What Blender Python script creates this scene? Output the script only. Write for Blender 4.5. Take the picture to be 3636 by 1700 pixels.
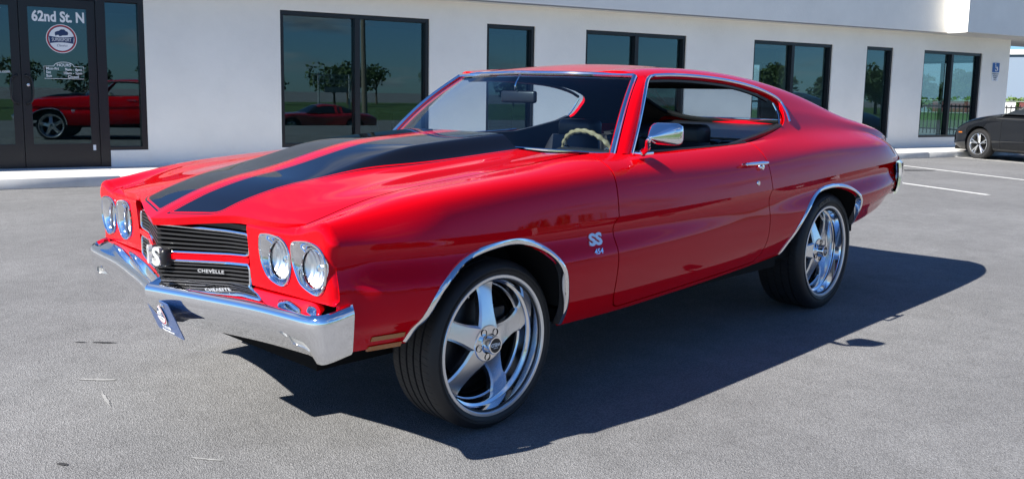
import bpy, bmesh, math, random
import numpy as np
from mathutils import Vector, Matrix, Euler
random.seed(7); rng = np.random.default_rng(7)
R = math.radians
scene = bpy.context.scene
for o in list(bpy.data.objects): bpy.data.objects.remove(o, do_unlink=True)
col = scene.collection

# ------------------------------------------------------------------ camera
cd = bpy.data.cameras.new('camera'); cam = bpy.data.objects.new('camera', cd); col.objects.link(cam)
CAM = np.array([2.32868, 3.17684, 1.27747]); YAW, PIT, ROL = R(-136.21572), R(-7.52387), R(1.01223)
fw = np.array([math.cos(YAW)*math.cos(PIT), math.sin(YAW)*math.cos(PIT), math.sin(PIT)])
rt = np.array([math.sin(YAW), -math.cos(YAW), 0.]); up = np.cross(rt, fw)
rt2 = math.cos(ROL)*rt+math.sin(ROL)*up; up2 = -math.sin(ROL)*rt+math.cos(ROL)*up
cam.matrix_world = Matrix([[rt2[i], up2[i], -fw[i], CAM[i]] for i in range(3)]+[[0, 0, 0, 1]])
cd.sensor_width = 36; cd.lens = 36*3150.86/3636; cd.shift_y = -104.78/3636; cd.clip_start = .05; cd.clip_end = 3000
scene.camera = cam
scene.render.resolution_x, scene.render.resolution_y = 1024, 478

# ------------------------------------------------------------------ sky, sun, exposure
SUN = Vector((1.23, -.345, 1.0)).normalized()
SEL = math.asin(SUN.z); SAZ = math.atan2(SUN.x, SUN.y)           # clockwise from +Y
w = bpy.data.worlds.new('World'); scene.world = w; w.use_nodes = True
nt = w.node_tree; N = nt.nodes; L = nt.links
for n in list(N): N.remove(n)
out = N.new('ShaderNodeOutputWorld'); bg = N.new('ShaderNodeBackground'); sky = N.new('ShaderNodeTexSky')
sky.sky_type = 'NISHITA'; sky.sun_disc = False; sky.sun_elevation = SEL; sky.sun_rotation = SAZ
sky.air_density = 1.0; sky.dust_density = .1; sky.ozone_density = 2.0
tc = N.new('ShaderNodeTexCoord'); sep = N.new('ShaderNodeSeparateXYZ'); L.new(tc.outputs['Generated'], sep.inputs[0])
zz = N.new('ShaderNodeMath'); zz.operation = 'MAXIMUM'; L.new(sep.outputs[2], zz.inputs[0]); zz.inputs[1].default_value = 0
za = N.new('ShaderNodeMath'); za.operation = 'ADD'; L.new(zz.outputs[0], za.inputs[0]); za.inputs[1].default_value = .16
dv = N.new('ShaderNodeVectorMath'); dv.operation = 'DIVIDE'; L.new(tc.outputs['Generated'], dv.inputs[0])
cb = N.new('ShaderNodeCombineXYZ')
for i in range(3): L.new(za.outputs[0], cb.inputs[i])
L.new(cb.outputs[0], dv.inputs[1])
no = N.new('ShaderNodeTexNoise'); no.inputs['Scale'].default_value = 1.15; no.inputs['Detail'].default_value = 7; no.inputs['Roughness'].default_value = .56
L.new(dv.outputs[0], no.inputs['Vector'])
rp = N.new('ShaderNodeValToRGB'); rp.color_ramp.elements[0].position = .55; rp.color_ramp.elements[1].position = .72
L.new(no.outputs[0], rp.inputs[0])
no2 = N.new('ShaderNodeTexNoise'); no2.inputs['Scale'].default_value = 3.1; no2.inputs['Detail'].default_value = 5; L.new(dv.outputs[0], no2.inputs['Vector'])
cr = N.new('ShaderNodeValToRGB'); cr.color_ramp.elements[0].color = (2.6, 3.1, 3.9, 1); cr.color_ramp.elements[1].color = (6.6, 6.9, 7.3, 1)
cr.color_ramp.elements[0].position = .35; cr.color_ramp.elements[1].position = .62
L.new(no2.outputs[0], cr.inputs[0])
mx = N.new('ShaderNodeMixRGB'); L.new(rp.outputs[0], mx.inputs[0]); hs = N.new('ShaderNodeMixRGB'); hs.blend_type = 'MULTIPLY'; hs.inputs[0].default_value = 1; hs.inputs[2].default_value = (.47, .77, 1.20, 1); L.new(sky.outputs[0], hs.inputs[1]); L.new(hs.outputs[0], mx.inputs[1]); L.new(cr.outputs[0], mx.inputs[2])
L.new(mx.outputs[0], bg.inputs[0]); bg.inputs[1].default_value = .052
L.new(bg.outputs[0], out.inputs[0])
sd = bpy.data.lights.new('sun', 'SUN'); sd.energy = 5.0; sd.angle = R(.5); sd.color = (1, .955, .88)
so = bpy.data.objects.new('sun', sd); col.objects.link(so); so.rotation_euler = (-SUN).to_track_quat('-Z', 'Y').to_euler(); so.location = (8, -3, 9)
scene.view_settings.view_transform = 'Standard'; scene.view_settings.look = 'None'; scene.view_settings.exposure = 1.15; scene.view_settings.gamma = 1
scene.view_settings.use_curve_mapping = False
# ------------------------------------------------------------------ materials
MATS = {}
def mat(name, color=(.5, .5, .5), rough=.5, metal=0, spec=.5, coat=0, coatr=.03, bump=None, var=None, emit=None, ior=None):
    if name in MATS: return MATS[name]
    m = bpy.data.materials.new(name); m.use_nodes = True; t = m.node_tree; b = t.nodes['Principled BSDF']
    b.inputs['Base Color'].default_value = (*color, 1); b.inputs['Roughness'].default_value = rough; b.inputs['Metallic'].default_value = metal
    b.inputs['Specular IOR Level'].default_value = spec; b.inputs['Coat Weight'].default_value = coat; b.inputs['Coat Roughness'].default_value = coatr
    if coat: b.inputs['Coat IOR'].default_value = 1.6
    if ior: b.inputs['IOR'].default_value = ior
    if emit: b.inputs['Emission Color'].default_value = (*emit[0], 1); b.inputs['Emission Strength'].default_value = emit[1]
    c = None
    if bump or var: c = t.nodes.new('ShaderNodeTexCoord')
    if bump:
        sc, st, dist, det = bump
        n = t.nodes.new('ShaderNodeTexNoise'); n.inputs['Scale'].default_value = sc; n.inputs['Detail'].default_value = det
        bp = t.nodes.new('ShaderNodeBump'); bp.inputs['Strength'].default_value = st; bp.inputs['Distance'].default_value = dist
        t.links.new(c.outputs['Object'], n.inputs['Vector']); t.links.new(n.outputs[0], bp.inputs['Height']); t.links.new(bp.outputs[0], b.inputs['Normal'])
    if var:                                         # (scale, amount): mottled base colour
        sc, am = var
        n = t.nodes.new('ShaderNodeTexNoise'); n.inputs['Scale'].default_value = sc; n.inputs['Detail'].default_value = 6; n.inputs['Roughness'].default_value = .65
        r = t.nodes.new('ShaderNodeValToRGB'); r.color_ramp.elements[0].position = .3; r.color_ramp.elements[1].position = .7
        r.color_ramp.elements[0].color = (*[max(0, v*(1-am)) for v in color], 1); r.color_ramp.elements[1].color = (*[min(1, v*(1+am)) for v in color], 1)
        t.links.new(c.outputs['Object'], n.inputs['Vector']); t.links.new(n.outputs[0], r.inputs[0]); t.links.new(r.outputs[0], b.inputs['Base Color'])
    MATS[name] = m; return m
def glass(name, tint, ior=1.5, rough=0., refl=(1, 1, 1)):
    if name in MATS: return MATS[name]
    m = bpy.data.materials.new(name); m.use_nodes = True; t = m.node_tree; n = t.nodes
    for q in list(n): n.remove(q)
    o = n.new('ShaderNodeOutputMaterial'); mx = n.new('ShaderNodeMixShader'); tr = n.new('ShaderNodeBsdfTransparent'); gl = n.new('ShaderNodeBsdfGlossy'); fr = n.new('ShaderNodeFresnel')
    tr.inputs[0].default_value = (*tint, 1); gl.inputs[0].default_value = (*refl, 1); gl.inputs['Roughness'].default_value = rough; ge = n.new('ShaderNodeNewGeometry'); io = n.new('ShaderNodeMapRange'); t.links.new(ge.outputs['Backfacing'], io.inputs['Value']); io.inputs['To Min'].default_value = ior; io.inputs['To Max'].default_value = 1/ior; t.links.new(io.outputs[0], fr.inputs[0])
    t.links.new(fr.outputs[0], mx.inputs[0]); t.links.new(tr.outputs[0], mx.inputs[1]); t.links.new(gl.outputs[0], mx.inputs[2]); t.links.new(mx.outputs[0], o.inputs[0])
    MATS[name] = m; return m
PAINT = mat('red_paint', (.54, .0004, .0025), .02, spec=.37); PAINT.node_tree.nodes['Principled BSDF'].inputs['Specular Tint'].default_value = (1, .40, .95, 1)
STRIPE = mat('black_stripe_paint', (.005, .005, .006), .5, spec=0, coat=1, coatr=.012)
CHROME = mat('chrome', (.90, .91, .93), .035, 1)
ALU = mat('machined_aluminium', (.80, .81, .82), .26, 1, bump=(400, .08, .001, 2))
ALU2 = mat('polished_aluminium', (.86, .87, .89), .08, 1)
RUB = mat('black_rubber', (.013, .013, .014), .55, bump=(160, .15, .002, 3))
BLK = mat('black_plastic', (.010, .010, .012), .38)
FLAT = mat('flat_black', (.006, .006, .006), .9, spec=.2)
VINYL = mat('black_vinyl', (.014, .014, .016), .42, bump=(220, .2, .001, 3))
CARGL = glass('car_glass', (.72, .84, .90), 1.48)
WHITE = mat('white_vinyl_print', (.82, .83, .84), .5)
# ------------------------------------------------------------------ objects
def tag(o, label=None, cat=None, group=None, kind=None):
    if label: o['label'] = label
    if cat: o['category'] = cat
    if group: o['group'] = group
    if kind: o['kind'] = kind
    return o
def empty(name, loc=(0, 0, 0), rz=0, parent=None):
    o = bpy.data.objects.new(name, None); col.objects.link(o); o.location = loc; o.rotation_euler = (0, 0, rz); o.empty_display_size = .2
    if parent: o.parent = parent
    return o
def mobj(name, V, F, m, parent=None, mi=None, sharp=35, smooth=True):
    me = bpy.data.meshes.new(name)
    me.from_pydata([tuple(map(float, v)) for v in V], [], [tuple(int(i) for i in f) for f in F])
    for q in (m if isinstance(m, (list, tuple)) else [m]): me.materials.append(q)
    if mi is not None: me.polygons.foreach_set('material_index', np.array(mi, dtype=np.int32))
    if smooth:
        me.polygons.foreach_set('use_smooth', np.ones(len(me.polygons), dtype=bool))
        if sharp: me.set_sharp_from_angle(angle=R(sharp))
    me.update()
    o = bpy.data.objects.new(name, me); col.objects.link(o)
    if parent: o.parent = parent
    return o
class MB:
    """mesh collector"""
    def __init__(s): s.V = []; s.F = []; s.M = []
    def add(s, V, F, mi=0):
        b = len(s.V); s.V += [tuple(v) for v in V]; s.F += [tuple(i+b for i in f) for f in F]; s.M += [mi]*len(F); return s
    def box(s, a, b, mi=0):
        (x0, y0, z0), (x1, y1, z1) = a, b
        x0, x1 = min(x0, x1), max(x0, x1); y0, y1 = min(y0, y1), max(y0, y1); z0, z1 = min(z0, z1), max(z0, z1)
        return s.add([(x0,y0,z0),(x1,y0,z0),(x1,y1,z0),(x0,y1,z0),(x0,y0,z1),(x1,y0,z1),(x1,y1,z1),(x0,y1,z1)],
                     [(0,3,2,1),(4,5,6,7),(0,1,5,4),(1,2,6,5),(2,3,7,6),(3,0,4,7)], mi)
    def rbox(s, a, b, r=.01, seg=2, mi=0):
        bm = bmesh.new(); bmesh.ops.create_cube(bm, size=1)
        for v in bm.verts: v.co = Vector([(a[i]+b[i])/2+v.co[i]*(b[i]-a[i]) for i in range(3)])
        bmesh.ops.bevel(bm, geom=bm.edges[:], offset=r, segments=seg, profile=.5, affect='EDGES')
        bm.verts.index_update(); s.add([v.co[:] for v in bm.verts], [[v.index for v in f.verts] for f in bm.faces], mi); bm.free(); return s
    def tube(s, pts, r, n=8, closed=False, mi=0, cap=True):
        P = [np.array(p, float) for p in pts]; k = len(P); rr = r if hasattr(r, '__len__') else [r]*k; V = []; F = []; ref = None
        for i in range(k):
            a = P[(i-1) % k] if (closed or i > 0) else P[i]; b = P[(i+1) % k] if (closed or i < k-1) else P[i]
            t = b-a; t = t/max(1e-9, np.linalg.norm(t))
            if ref is None: ref = np.array([0, 0, 1.]) if abs(t[2]) < .9 else np.array([1., 0, 0])
            u = ref-t*(ref@t); u = u/np.linalg.norm(u); ref = u; w_ = np.cross(t, u)
            for j in range(n): th = 2*math.pi*j/n; V.append(P[i]+rr[i]*(math.cos(th)*u+math.sin(th)*w_))
        for i in range(k if closed else k-1):
            for j in range(n):
                i2 = (i+1) % k; F.append((i*n+j, i*n+(j+1) % n, i2*n+(j+1) % n, i2*n+j))
        if not closed and cap: F.append(tuple(range(n-1, -1, -1))); F.append(tuple((k-1)*n+j for j in range(n)))
        return s.add(V, F, mi)
    def lathe(s, prof, n=48, axis='y', mi=0, c=(0, 0, 0), closed=False):
        """prof: list of (radius, axial)"""
        V = []; F = []; k = len(prof)
        for j in range(n):
            th = 2*math.pi*j/n; ca, sa = math.cos(th), math.sin(th)
            for (r, a) in prof:
                V.append((c[0]+r*ca, c[1]+a, c[2]+r*sa) if axis == 'y' else (c[0]+r*ca, c[1]+r*sa, c[2]+a) if axis == 'z' else (c[0]+a, c[1]+r*ca, c[2]+r*sa))
        for j in range(n):
            j2 = (j+1) % n
            for i in range(k if closed else k-1): i2 = (i+1) % k; F.append((j*k+i, j2*k+i, j2*k+i2, j*k+i2))
        return s.add(V, F, mi)
    def poly(s, pts, a, b, axis='y', mi=0):
        """prism of a 2D outline between a and b along axis"""
        n = len(pts)
        def P(p, t): return (p[0], t, p[1]) if axis == 'y' else (t, p[0], p[1]) if axis == 'x' else (p[0], p[1], t)
        V = [P(p, a) for p in pts]+[P(p, b) for p in pts]
        F = [tuple(range(n)), tuple(range(2*n-1, n-1, -1))]+[(i, i+n, (i+1) % n+n, (i+1) % n) for i in range(n)]
        return s.add(V, F, mi)
    def build(s, name, m, parent=None, sharp=35, smooth=True): return mobj(name, s.V, s.F, m, parent, s.M, sharp, smooth)
def grid(fn, nu, nv):
    V = [fn(i/nu, j/nv) for i in range(nu+1) for j in range(nv+1)]
    F = [(i*(nv+1)+j, (i+1)*(nv+1)+j, (i+1)*(nv+1)+j+1, i*(nv+1)+j+1) for i in range(nu) for j in range(nv)]
    return V, F
def fix_normals(o):
    bm = bmesh.new(); bm.from_mesh(o.data); bmesh.ops.recalc_face_normals(bm, faces=bm.faces[:]); bm.to_mesh(o.data); bm.free(); return o
def text_obj(name, s, size, M, m, parent=None, extrude=.001, bold=0., align='CENTER', shear=0., sx=1., space=1.):
    cu = bpy.data.curves.new(name, 'FONT'); cu.body = s; cu.size = size; cu.extrude = extrude; cu.offset = bold; cu.align_x = align; cu.align_y = 'CENTER'; cu.shear = shear; cu.space_character = space; cu.resolution_u = 3
    t = bpy.data.objects.new(name, cu); col.objects.link(t); bpy.context.view_layer.update()
    me = bpy.data.meshes.new_from_object(t.evaluated_get(bpy.context.evaluated_depsgraph_get()))
    bpy.data.objects.remove(t, do_unlink=True); bpy.data.curves.remove(cu)
    me.name = name; me.materials.clear(); me.materials.append(m)
    if sx != 1: me.transform(Matrix.Diagonal((sx, 1, 1, 1)))
    me.transform(M); o = bpy.data.objects.new(name, me); col.objects.link(o)
    if parent: o.parent = parent
    return o
def frame(o, x, y):
    """matrix with text x-axis along x, y-axis along y, origin o"""
    x = Vector(x).normalized(); y = Vector(y); y = (y-x*y.dot(x)).normalized(); z = x.cross(y)
    return Matrix([[x[i], y[i], z[i], o[i]] for i in range(3)]+[[0, 0, 0, 1]])
def copy_tree(o, parent=None):
    c = o.copy(); col.objects.link(c); c.parent = parent
    for ch in list(o.children): copy_tree(ch, c)
    return c
# ------------------------------------------------------------------ panel meshes: grids cut by signed fields
def sdf_poly(P, q):
    """signed distance (negative inside) of points q (n,2) to closed polygon P"""
    P = np.asarray(P, float); q = np.asarray(q, float); d = np.full(len(q), 1e9); ins = np.zeros(len(q), bool)
    for i in range(len(P)):
        a, b = P[i], P[(i+1) % len(P)]; e = b-a; w_ = q-a; t = np.clip((w_@e)/max(1e-12, e@e), 0, 1); d = np.minimum(d, np.linalg.norm(w_-t[:, None]*e, axis=1))
        c = ((a[1] <= q[:, 1]) & (b[1] > q[:, 1])) | ((b[1] <= q[:, 1]) & (a[1] > q[:, 1]))
        if c.any():
            xi = a[0]+(q[:, 1]-a[1])/(b[1]-a[1] if b[1] != a[1] else 1e-12)*e[0]; ins ^= c & (q[:, 0] < xi)
    return np.where(ins, -d, d)
def smooth_closed(P, n=8):
    P = np.asarray(P, float); k = len(P); out = []
    for i in range(k):
        p0, p1, p2, p3 = P[i-1], P[i], P[(i+1) % k], P[(i+2) % k]
        for t in np.linspace(0, 1, n, endpoint=False): out.append(.5*((2*p1)+(-p0+p2)*t+(2*p0-5*p1+4*p2-p3)*t*t+(-p0+3*p1-3*p2+p3)*t**3))
    return np.array(out)
def smooth_open(P, n=8):
    P = np.asarray(P, float); k = len(P); out = []
    for i in range(k-1):
        p0, p1, p2, p3 = P[max(i-1, 0)], P[i], P[i+1], P[min(i+2, k-1)]
        for t in np.linspace(0, 1, n, endpoint=False): out.append(.5*((2*p1)+(-p0+p2)*t+(2*p0-5*p1+4*p2-p3)*t*t+(-p0+3*p1-3*p2+p3)*t**3))
    out.append(P[-1]); return np.array(out)
class PM:
    def __init__(s, V, F, M=None): s.V = np.asarray(V, float); s.F = list(F); s.M = list(M) if M is not None else [0]*len(s.F)
    def split(s, f):
        """f: values at vertices. returns (inside f<0, outside f>0)"""
        f = np.asarray(f, float).copy(); f[np.abs(f) < 2e-4] = 0; V = list(map(tuple, s.V)); E = {}; A = ([], []); B = ([], [])
        def cutv(i, j):
            k = (i, j) if i < j else (j, i)
            if k not in E:
                t = f[k[0]]/(f[k[0]]-f[k[1]]); p = s.V[k[0]]*(1-t)+s.V[k[1]]*t; E[k] = len(V); V.append(tuple(p))
            return E[k]
        for face, m in zip(s.F, s.M):
            fv = f[list(face)]
            if (fv <= 0).all(): A[0].append(face); A[1].append(m); continue
            if (fv >= 0).all(): B[0].append(face); B[1].append(m); continue
            ia = []; ib = []
            for k in range(len(face)):
                i, j = face[k], face[(k+1) % len(face)]
                if f[i] <= 0: ia.append(i)
                if f[i] >= 0: ib.append(i)
                if f[i]*f[j] < 0: c = cutv(i, j); ia.append(c); ib.append(c)
            if len(ia) > 2: A[0].append(tuple(ia)); A[1].append(m)
            if len(ib) > 2: B[0].append(tuple(ib)); B[1].append(m)
        V = np.array(V); return PM(V, *A).compact(), PM(V, *B).compact()
    def paint(s, f, mi):
        """split along f = 0 and give the inside material mi, keeping one mesh"""
        a, b = s.split(f); a.M = [mi]*len(a.F); return a.join(b)
    def join(s, o):
        n = len(s.V); p = PM(np.vstack([s.V, o.V]), s.F+[tuple(i+n for i in f) for f in o.F], s.M+o.M)
        return p.weld()
    def weld(s, eps=1e-5):
        k = np.round(s.V/eps).astype(np.int64); _, first, inv = np.unique(k, axis=0, return_index=True, return_inverse=True); inv = inv.ravel()
        F = []; M = []
        for f, m in zip(s.F, s.M):
            g = [int(inv[i]) for i in f]; g = [g[i] for i in range(len(g)) if g[i] != g[i-1]]
            if len(g) > 2: F.append(tuple(g)); M.append(m)
        return PM(s.V[first], F, M)
    def compact(s):
        if not s.F: return PM(np.zeros((0, 3)), [], [])
        u = np.unique(np.concatenate([np.array(f) for f in s.F])); mp = np.full(len(s.V), -1); mp[u] = np.arange(len(u))
        return PM(s.V[u], [tuple(int(mp[i]) for i in f) for f in s.F], s.M)
    def mirror(s):
        V = s.V.copy(); V[:, 1] *= -1; return PM(V, [tuple(reversed(f)) for f in s.F], s.M)
    def normals(s):
        n = np.zeros_like(s.V)
        for f in s.F:
            p = s.V[list(f)]; c = np.cross(p[1]-p[0], p[2]-p[0])
            if len(f) > 3: c = c+np.cross(p[2]-p[0], p[3]-p[0])
            for i in f: n[i] += c
        l = np.linalg.norm(n, axis=1); l[l == 0] = 1; return n/l[:, None]
    def flange(s, d=.018, mi=None, dirv=None):
        """turn the open edges inward by d"""
        n = s.normals(); cnt = {}
        for fi, f in enumerate(s.F):
            for k in range(len(f)):
                i, j = f[k], f[(k+1) % len(f)]; key = (min(i, j), max(i, j)); cnt.setdefault(key, []).append((i, j, fi))
        V = list(map(tuple, s.V)); mp = {}; F = list(s.F); M = list(s.M)
        def off(i):
            if i not in mp: mp[i] = len(V); V.append(tuple(s.V[i]-(n[i] if dirv is None else np.asarray(dirv))*d))
            return mp[i]
        for key, l in cnt.items():
            if len(l) == 1: i, j, fi = l[0]; F.append((j, i, off(i), off(j))); M.append(s.M[fi] if mi is None else mi)
        return PM(np.array(V), F, M)
    def obj(s, name, m, parent=None, sharp=30): return mobj(name, s.V, s.F, m, parent, s.M, sharp)
# ------------------------------------------------------------------ printed round badge (door and plate)
RING = mat('badge_red', (.45, .035, .04), .5); NAVY2 = mat('badge_navy', (.015, .04, .12), .5)
def disc(r, sx=1., n=48): return [(sx*r*math.cos(2*math.pi*i/n), r*math.sin(2*math.pi*i/n)) for i in range(n)]
def car_glyph(s):
    """small simplified front three-quarter car outline"""
    return [(x*s, y*s) for x, y in [(-.62,-.05),(-.60,.10),(-.40,.20),(-.22,.24),(-.02,.40),(.30,.40),(.42,.24),(.60,.18),(.66,.02),(.62,-.16),(.42,-.20),(.10,-.22),(-.05,-.30),(-.20,-.30),(-.28,-.18),(-.45,-.20),(-.52,-.28),(-.60,-.22)]]
def badge(parent, M, r, sy=1.):
    for nm, pts, z, m in (('badge_disc', disc(r), .0008, WHITE), ('badge_ring', disc(r*.955), .0012, RING), ('badge_rim', disc(r*.87), .0014, NAVY2), ('badge_field', disc(r*.83), .0016, WHITE)):
        b = MB(); b.poly(pts, 0, z, 'z'); o = b.build(nm, m, parent, smooth=False); o.data.transform(M)
    q = r*.83; xs_ = np.linspace(-1, 1, 15)
    up_ = [(q*math.cos(math.asin(.22))*x, q*(.22-.10*(1-x*x))) for x in xs_]; dn_ = [(q*math.cos(math.asin(.40))*x, q*(-.40+.10*(1-x*x))) for x in xs_[::-1]]
    b = MB(); b.poly(up_+dn_, 0, .0019, 'z'); o = b.build('badge_band', NAVY2, parent, smooth=False); o.data.transform(M)
    b = MB(); b.poly([(x, y+q*.46) for x, y in car_glyph(q*.82)], 0, .0019, 'z'); o = b.build('badge_car', NAVY2, parent, smooth=False); o.data.transform(M)
    text_obj('badge_word', 'SUPERSPORT', q*.40, M @ Matrix.Translation((0, -q*.085, .0021)), WHITE, parent, .0002, 0, sx=.66)
    text_obj('badge_script', 'Classics', q*.27, M @ Matrix.Translation((0, -q*.56, .0019)), NAVY2, parent, .0002, 0, shear=.35)
# ------------------------------------------------------------------ coupe body surfaces (numpy)
class Spl:
    """natural cubic spline through (xs, ys)"""
    def __init__(s, pts):
        pts = sorted(pts); x = np.array([p[0] for p in pts], float); y = np.array([p[1] for p in pts], float)
        n = len(x); h = np.diff(x); A = np.zeros((n, n)); b = np.zeros(n); A[0, 0] = A[-1, -1] = 1
        for i in range(1, n-1):
            A[i, i-1] = h[i-1]; A[i, i] = 2*(h[i-1]+h[i]); A[i, i+1] = h[i]
            b[i] = 6*((y[i+1]-y[i])/h[i]-(y[i]-y[i-1])/h[i-1])
        s.x, s.y, s.m, s.h = x, y, np.linalg.solve(A, b), h
    def __call__(s, v):
        v = np.asarray(v, float); vc = np.clip(v, s.x[0], s.x[-1])
        i = np.clip(np.searchsorted(s.x, vc)-1, 0, len(s.h)-1)
        a = (s.x[i+1]-vc)/s.h[i]; b = (vc-s.x[i])/s.h[i]; h2 = s.h[i]**2/6
        return a*s.y[i]+b*s.y[i+1]+((a**3-a)*s.m[i]+(b**3-b)*s.m[i+1])*h2
class Pch:
    """monotone (no overshoot) cubic through (xs, ys)"""
    def __init__(s, pts):
        pts = sorted(pts); x = np.array([p[0] for p in pts], float); y = np.array([p[1] for p in pts], float)
        h = np.diff(x); d = np.diff(y)/h; n = len(x); m = np.zeros(n); m[0] = d[0]; m[-1] = d[-1]
        for i in range(1, n-1):
            if d[i-1]*d[i] > 0:
                w1 = 2*h[i]+h[i-1]; w2 = h[i]+2*h[i-1]; m[i] = (w1+w2)/(w1/d[i-1]+w2/d[i])
        s.x, s.y, s.m, s.h = x, y, m, h
    def __call__(s, v):
        vc = np.clip(np.asarray(v, float), s.x[0], s.x[-1])
        i = np.clip(np.searchsorted(s.x, vc)-1, 0, len(s.h)-1); h = s.h[i]; t = (vc-s.x[i])/h
        return (2*t**3-3*t**2+1)*s.y[i]+(t**3-2*t**2+t)*h*s.m[i]+(-2*t**3+3*t**2)*s.y[i+1]+(t**3-t**2)*h*s.m[i+1]
def sstep(a, b, x):
    t = np.clip((np.asarray(x, float)-a)/(b-a), 0, 1); return t*t*(3-2*t)
def lines(tab): return Spl([(t[0], t[1]) for t in tab]), Spl([(t[0], t[2]) for t in tab])

L_P6 = lines([(.80,.930,.774),(.5,.948,.768),(0,.955,.760),(-.64,.957,.758),(-1.3,.957,.768),(-1.93,.957,.786),(-2.6,.955,.815),(-3.2,.942,.840),(-3.6,.915,.852),(-3.8,.877,.856),(-3.93,.815,.860),(-4.02,.72,.862)])
L_P5 = lines([(.80,.902,.822),(.5,.917,.856),(.15,.921,.886),(-.35,.922,.908),(-.64,.923,.914),(-1.3,.926,.908),(-1.93,.930,.916),(-2.6,.924,.952),(-3.2,.915,.954),(-3.6,.888,.938),(-3.8,.848,.914),(-3.93,.79,.900),(-4.02,.70,.890)])
L_P4 = lines([(.80,.74,.808),(.73,.74,.822),(.53,.74,.876),(.155,.74,.928),(-.35,.745,.972),(-.66,.765,1.000),(-.9,.805,1.001),(-1.25,.822,1.001),(-1.6,.83,1.008),(-1.9,.834,1.020),(-2.3,.830,1.046),(-2.84,.812,1.062),(-3.2,.814,1.047),(-3.6,.808,1.006),(-3.8,.785,.966),(-3.93,.73,.936),(-4.02,.655,.916)])
L_P2 = lines([(-.9,.600,1.315),(-1.1,.618,1.332),(-1.5,.632,1.352),(-1.9,.634,1.349),(-2.2,.631,1.333),(-2.5,.634,1.302),(-2.84,.655,1.240),(-3.2,.708,1.143),(-3.6,.742,1.070),(-3.8,.728,1.020),(-3.93,.68,.972),(-4.02,.61,.938)])
L_P0 = lines([(-.9,0,1.325),(-1.2,0,1.366),(-1.5,0,1.397),(-1.9,0,1.402),(-2.3,0,1.374),(-2.6,0,1.318),(-2.9,0,1.222),(-3.2,0,1.105),(-3.4,0,1.055),(-3.6,0,1.040),(-3.8,0,1.010),(-3.93,0,.975),(-4.02,0,.945)])
S_ZB = Pch([(.80,.41),(.45,.41),(0,.37),(-.33,.338),(-.6,.338),(-1.2,.356),(-1.97,.397),(-2.4,.43),(-3.0,.478),(-3.55,.55),(-3.8,.60),(-4.02,.63)])
S_BUL = Pch([(.8,.25),(.70,.4),(.58,1.2),(-.1,1.25),(-.45,1.1),(-1.2,.45),(-1.75,0),(-1.97,.1),(-2.35,1.0),(-2.7,1.4),(-3.2,1.45),(-3.65,.8),(-4.02,.3)])
A_T4 = Pch([(.8,-.06),(-.5,-.12),(-.9,-.32),(-1.9,-.36),(-2.4,-.75),(-2.9,-.80),(-3.3,-.62),(-4.02,-.5)])   # slope angle at P4

def hermite(P, T, segs, n):
    """P: (k,2) points, T: list of (tin,tout) unit tangents; returns samples"""
    out = []
    for i in range(len(P)-1):
        p, q = P[i], P[i+1]; L = np.linalg.norm(q-p); a = T[i][1]*L; b = T[i+1][0]*L
        t = np.linspace(0, 1, n[i]+1)[:, None]
        if i < len(P)-2: t = t[:-1]
        out.append((2*t**3-3*t**2+1)*p+(t**3-2*t**2+t)*a+(-2*t**3+3*t**2)*q+(t**3-t**2)*b)
    return np.concatenate(out)
def unit(v): return v/np.linalg.norm(v)
def sec_points(x):
    y6, z6 = float(L_P6[0](x)), float(L_P6[1](x)); zb = float(S_ZB(x)); F = float(S_BUL(x))
    p6 = np.array([y6, z6]); p5 = np.array([L_P5[0](x), L_P5[1](x)]); p4 = np.array([L_P4[0](x), L_P4[1](x)])
    p7 = np.array([y6-.019-.010*F, z6-.050]); p8 = np.array([y6-.012+.017*F, z6-.155]); p9 = np.array([y6-.018+.010*F, z6-.26])
    p10 = np.array([y6-.040, zb+.055]); p11 = np.array([y6-.072, zb])
    if p9[1] < p10[1]+.04: p9[1] = (p8[1]+p10[1])/2
    return p4, p5, p6, p7, p8, p9, p10, p11
def tang(P, i): return unit((P[i+1]-P[i])/max(1e-6, np.linalg.norm(P[i+1]-P[i]))+(P[i]-P[i-1])/max(1e-6, np.linalg.norm(P[i]-P[i-1])))
def section_low(x, nu=(14, 12), nl=(6, 8, 8, 8, 4)):
    """from P4 down over the shoulder and crease to the sill"""
    p4, p5, p6, p7, p8, p9, p10, p11 = sec_points(x)
    a = float(A_T4(x)); t4 = np.array([math.cos(a), math.sin(a)])
    U = [p4, p5, p6]; t5 = unit(.24*unit(p5-p4)+.76*unit(p6-p5)); t6 = unit(np.array([.15, -1.]))
    up = hermite(np.array(U), [(t4, t4), (t5, t5), (t6, t6)], None, nu)
    D = [p6, p7, p8, p9, p10, p11]; F = float(S_BUL(x)); td = unit(np.array([-.52-.2*F, -1.]))
    T = [(td, td)]+[(tang(D, i),)*2 for i in range(1, 5)]+[(unit(np.array([-.8, -1.])),)*2]
    dn = hermite(np.array(D), T, None, nl)
    return np.concatenate([up[:-1], dn])
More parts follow.
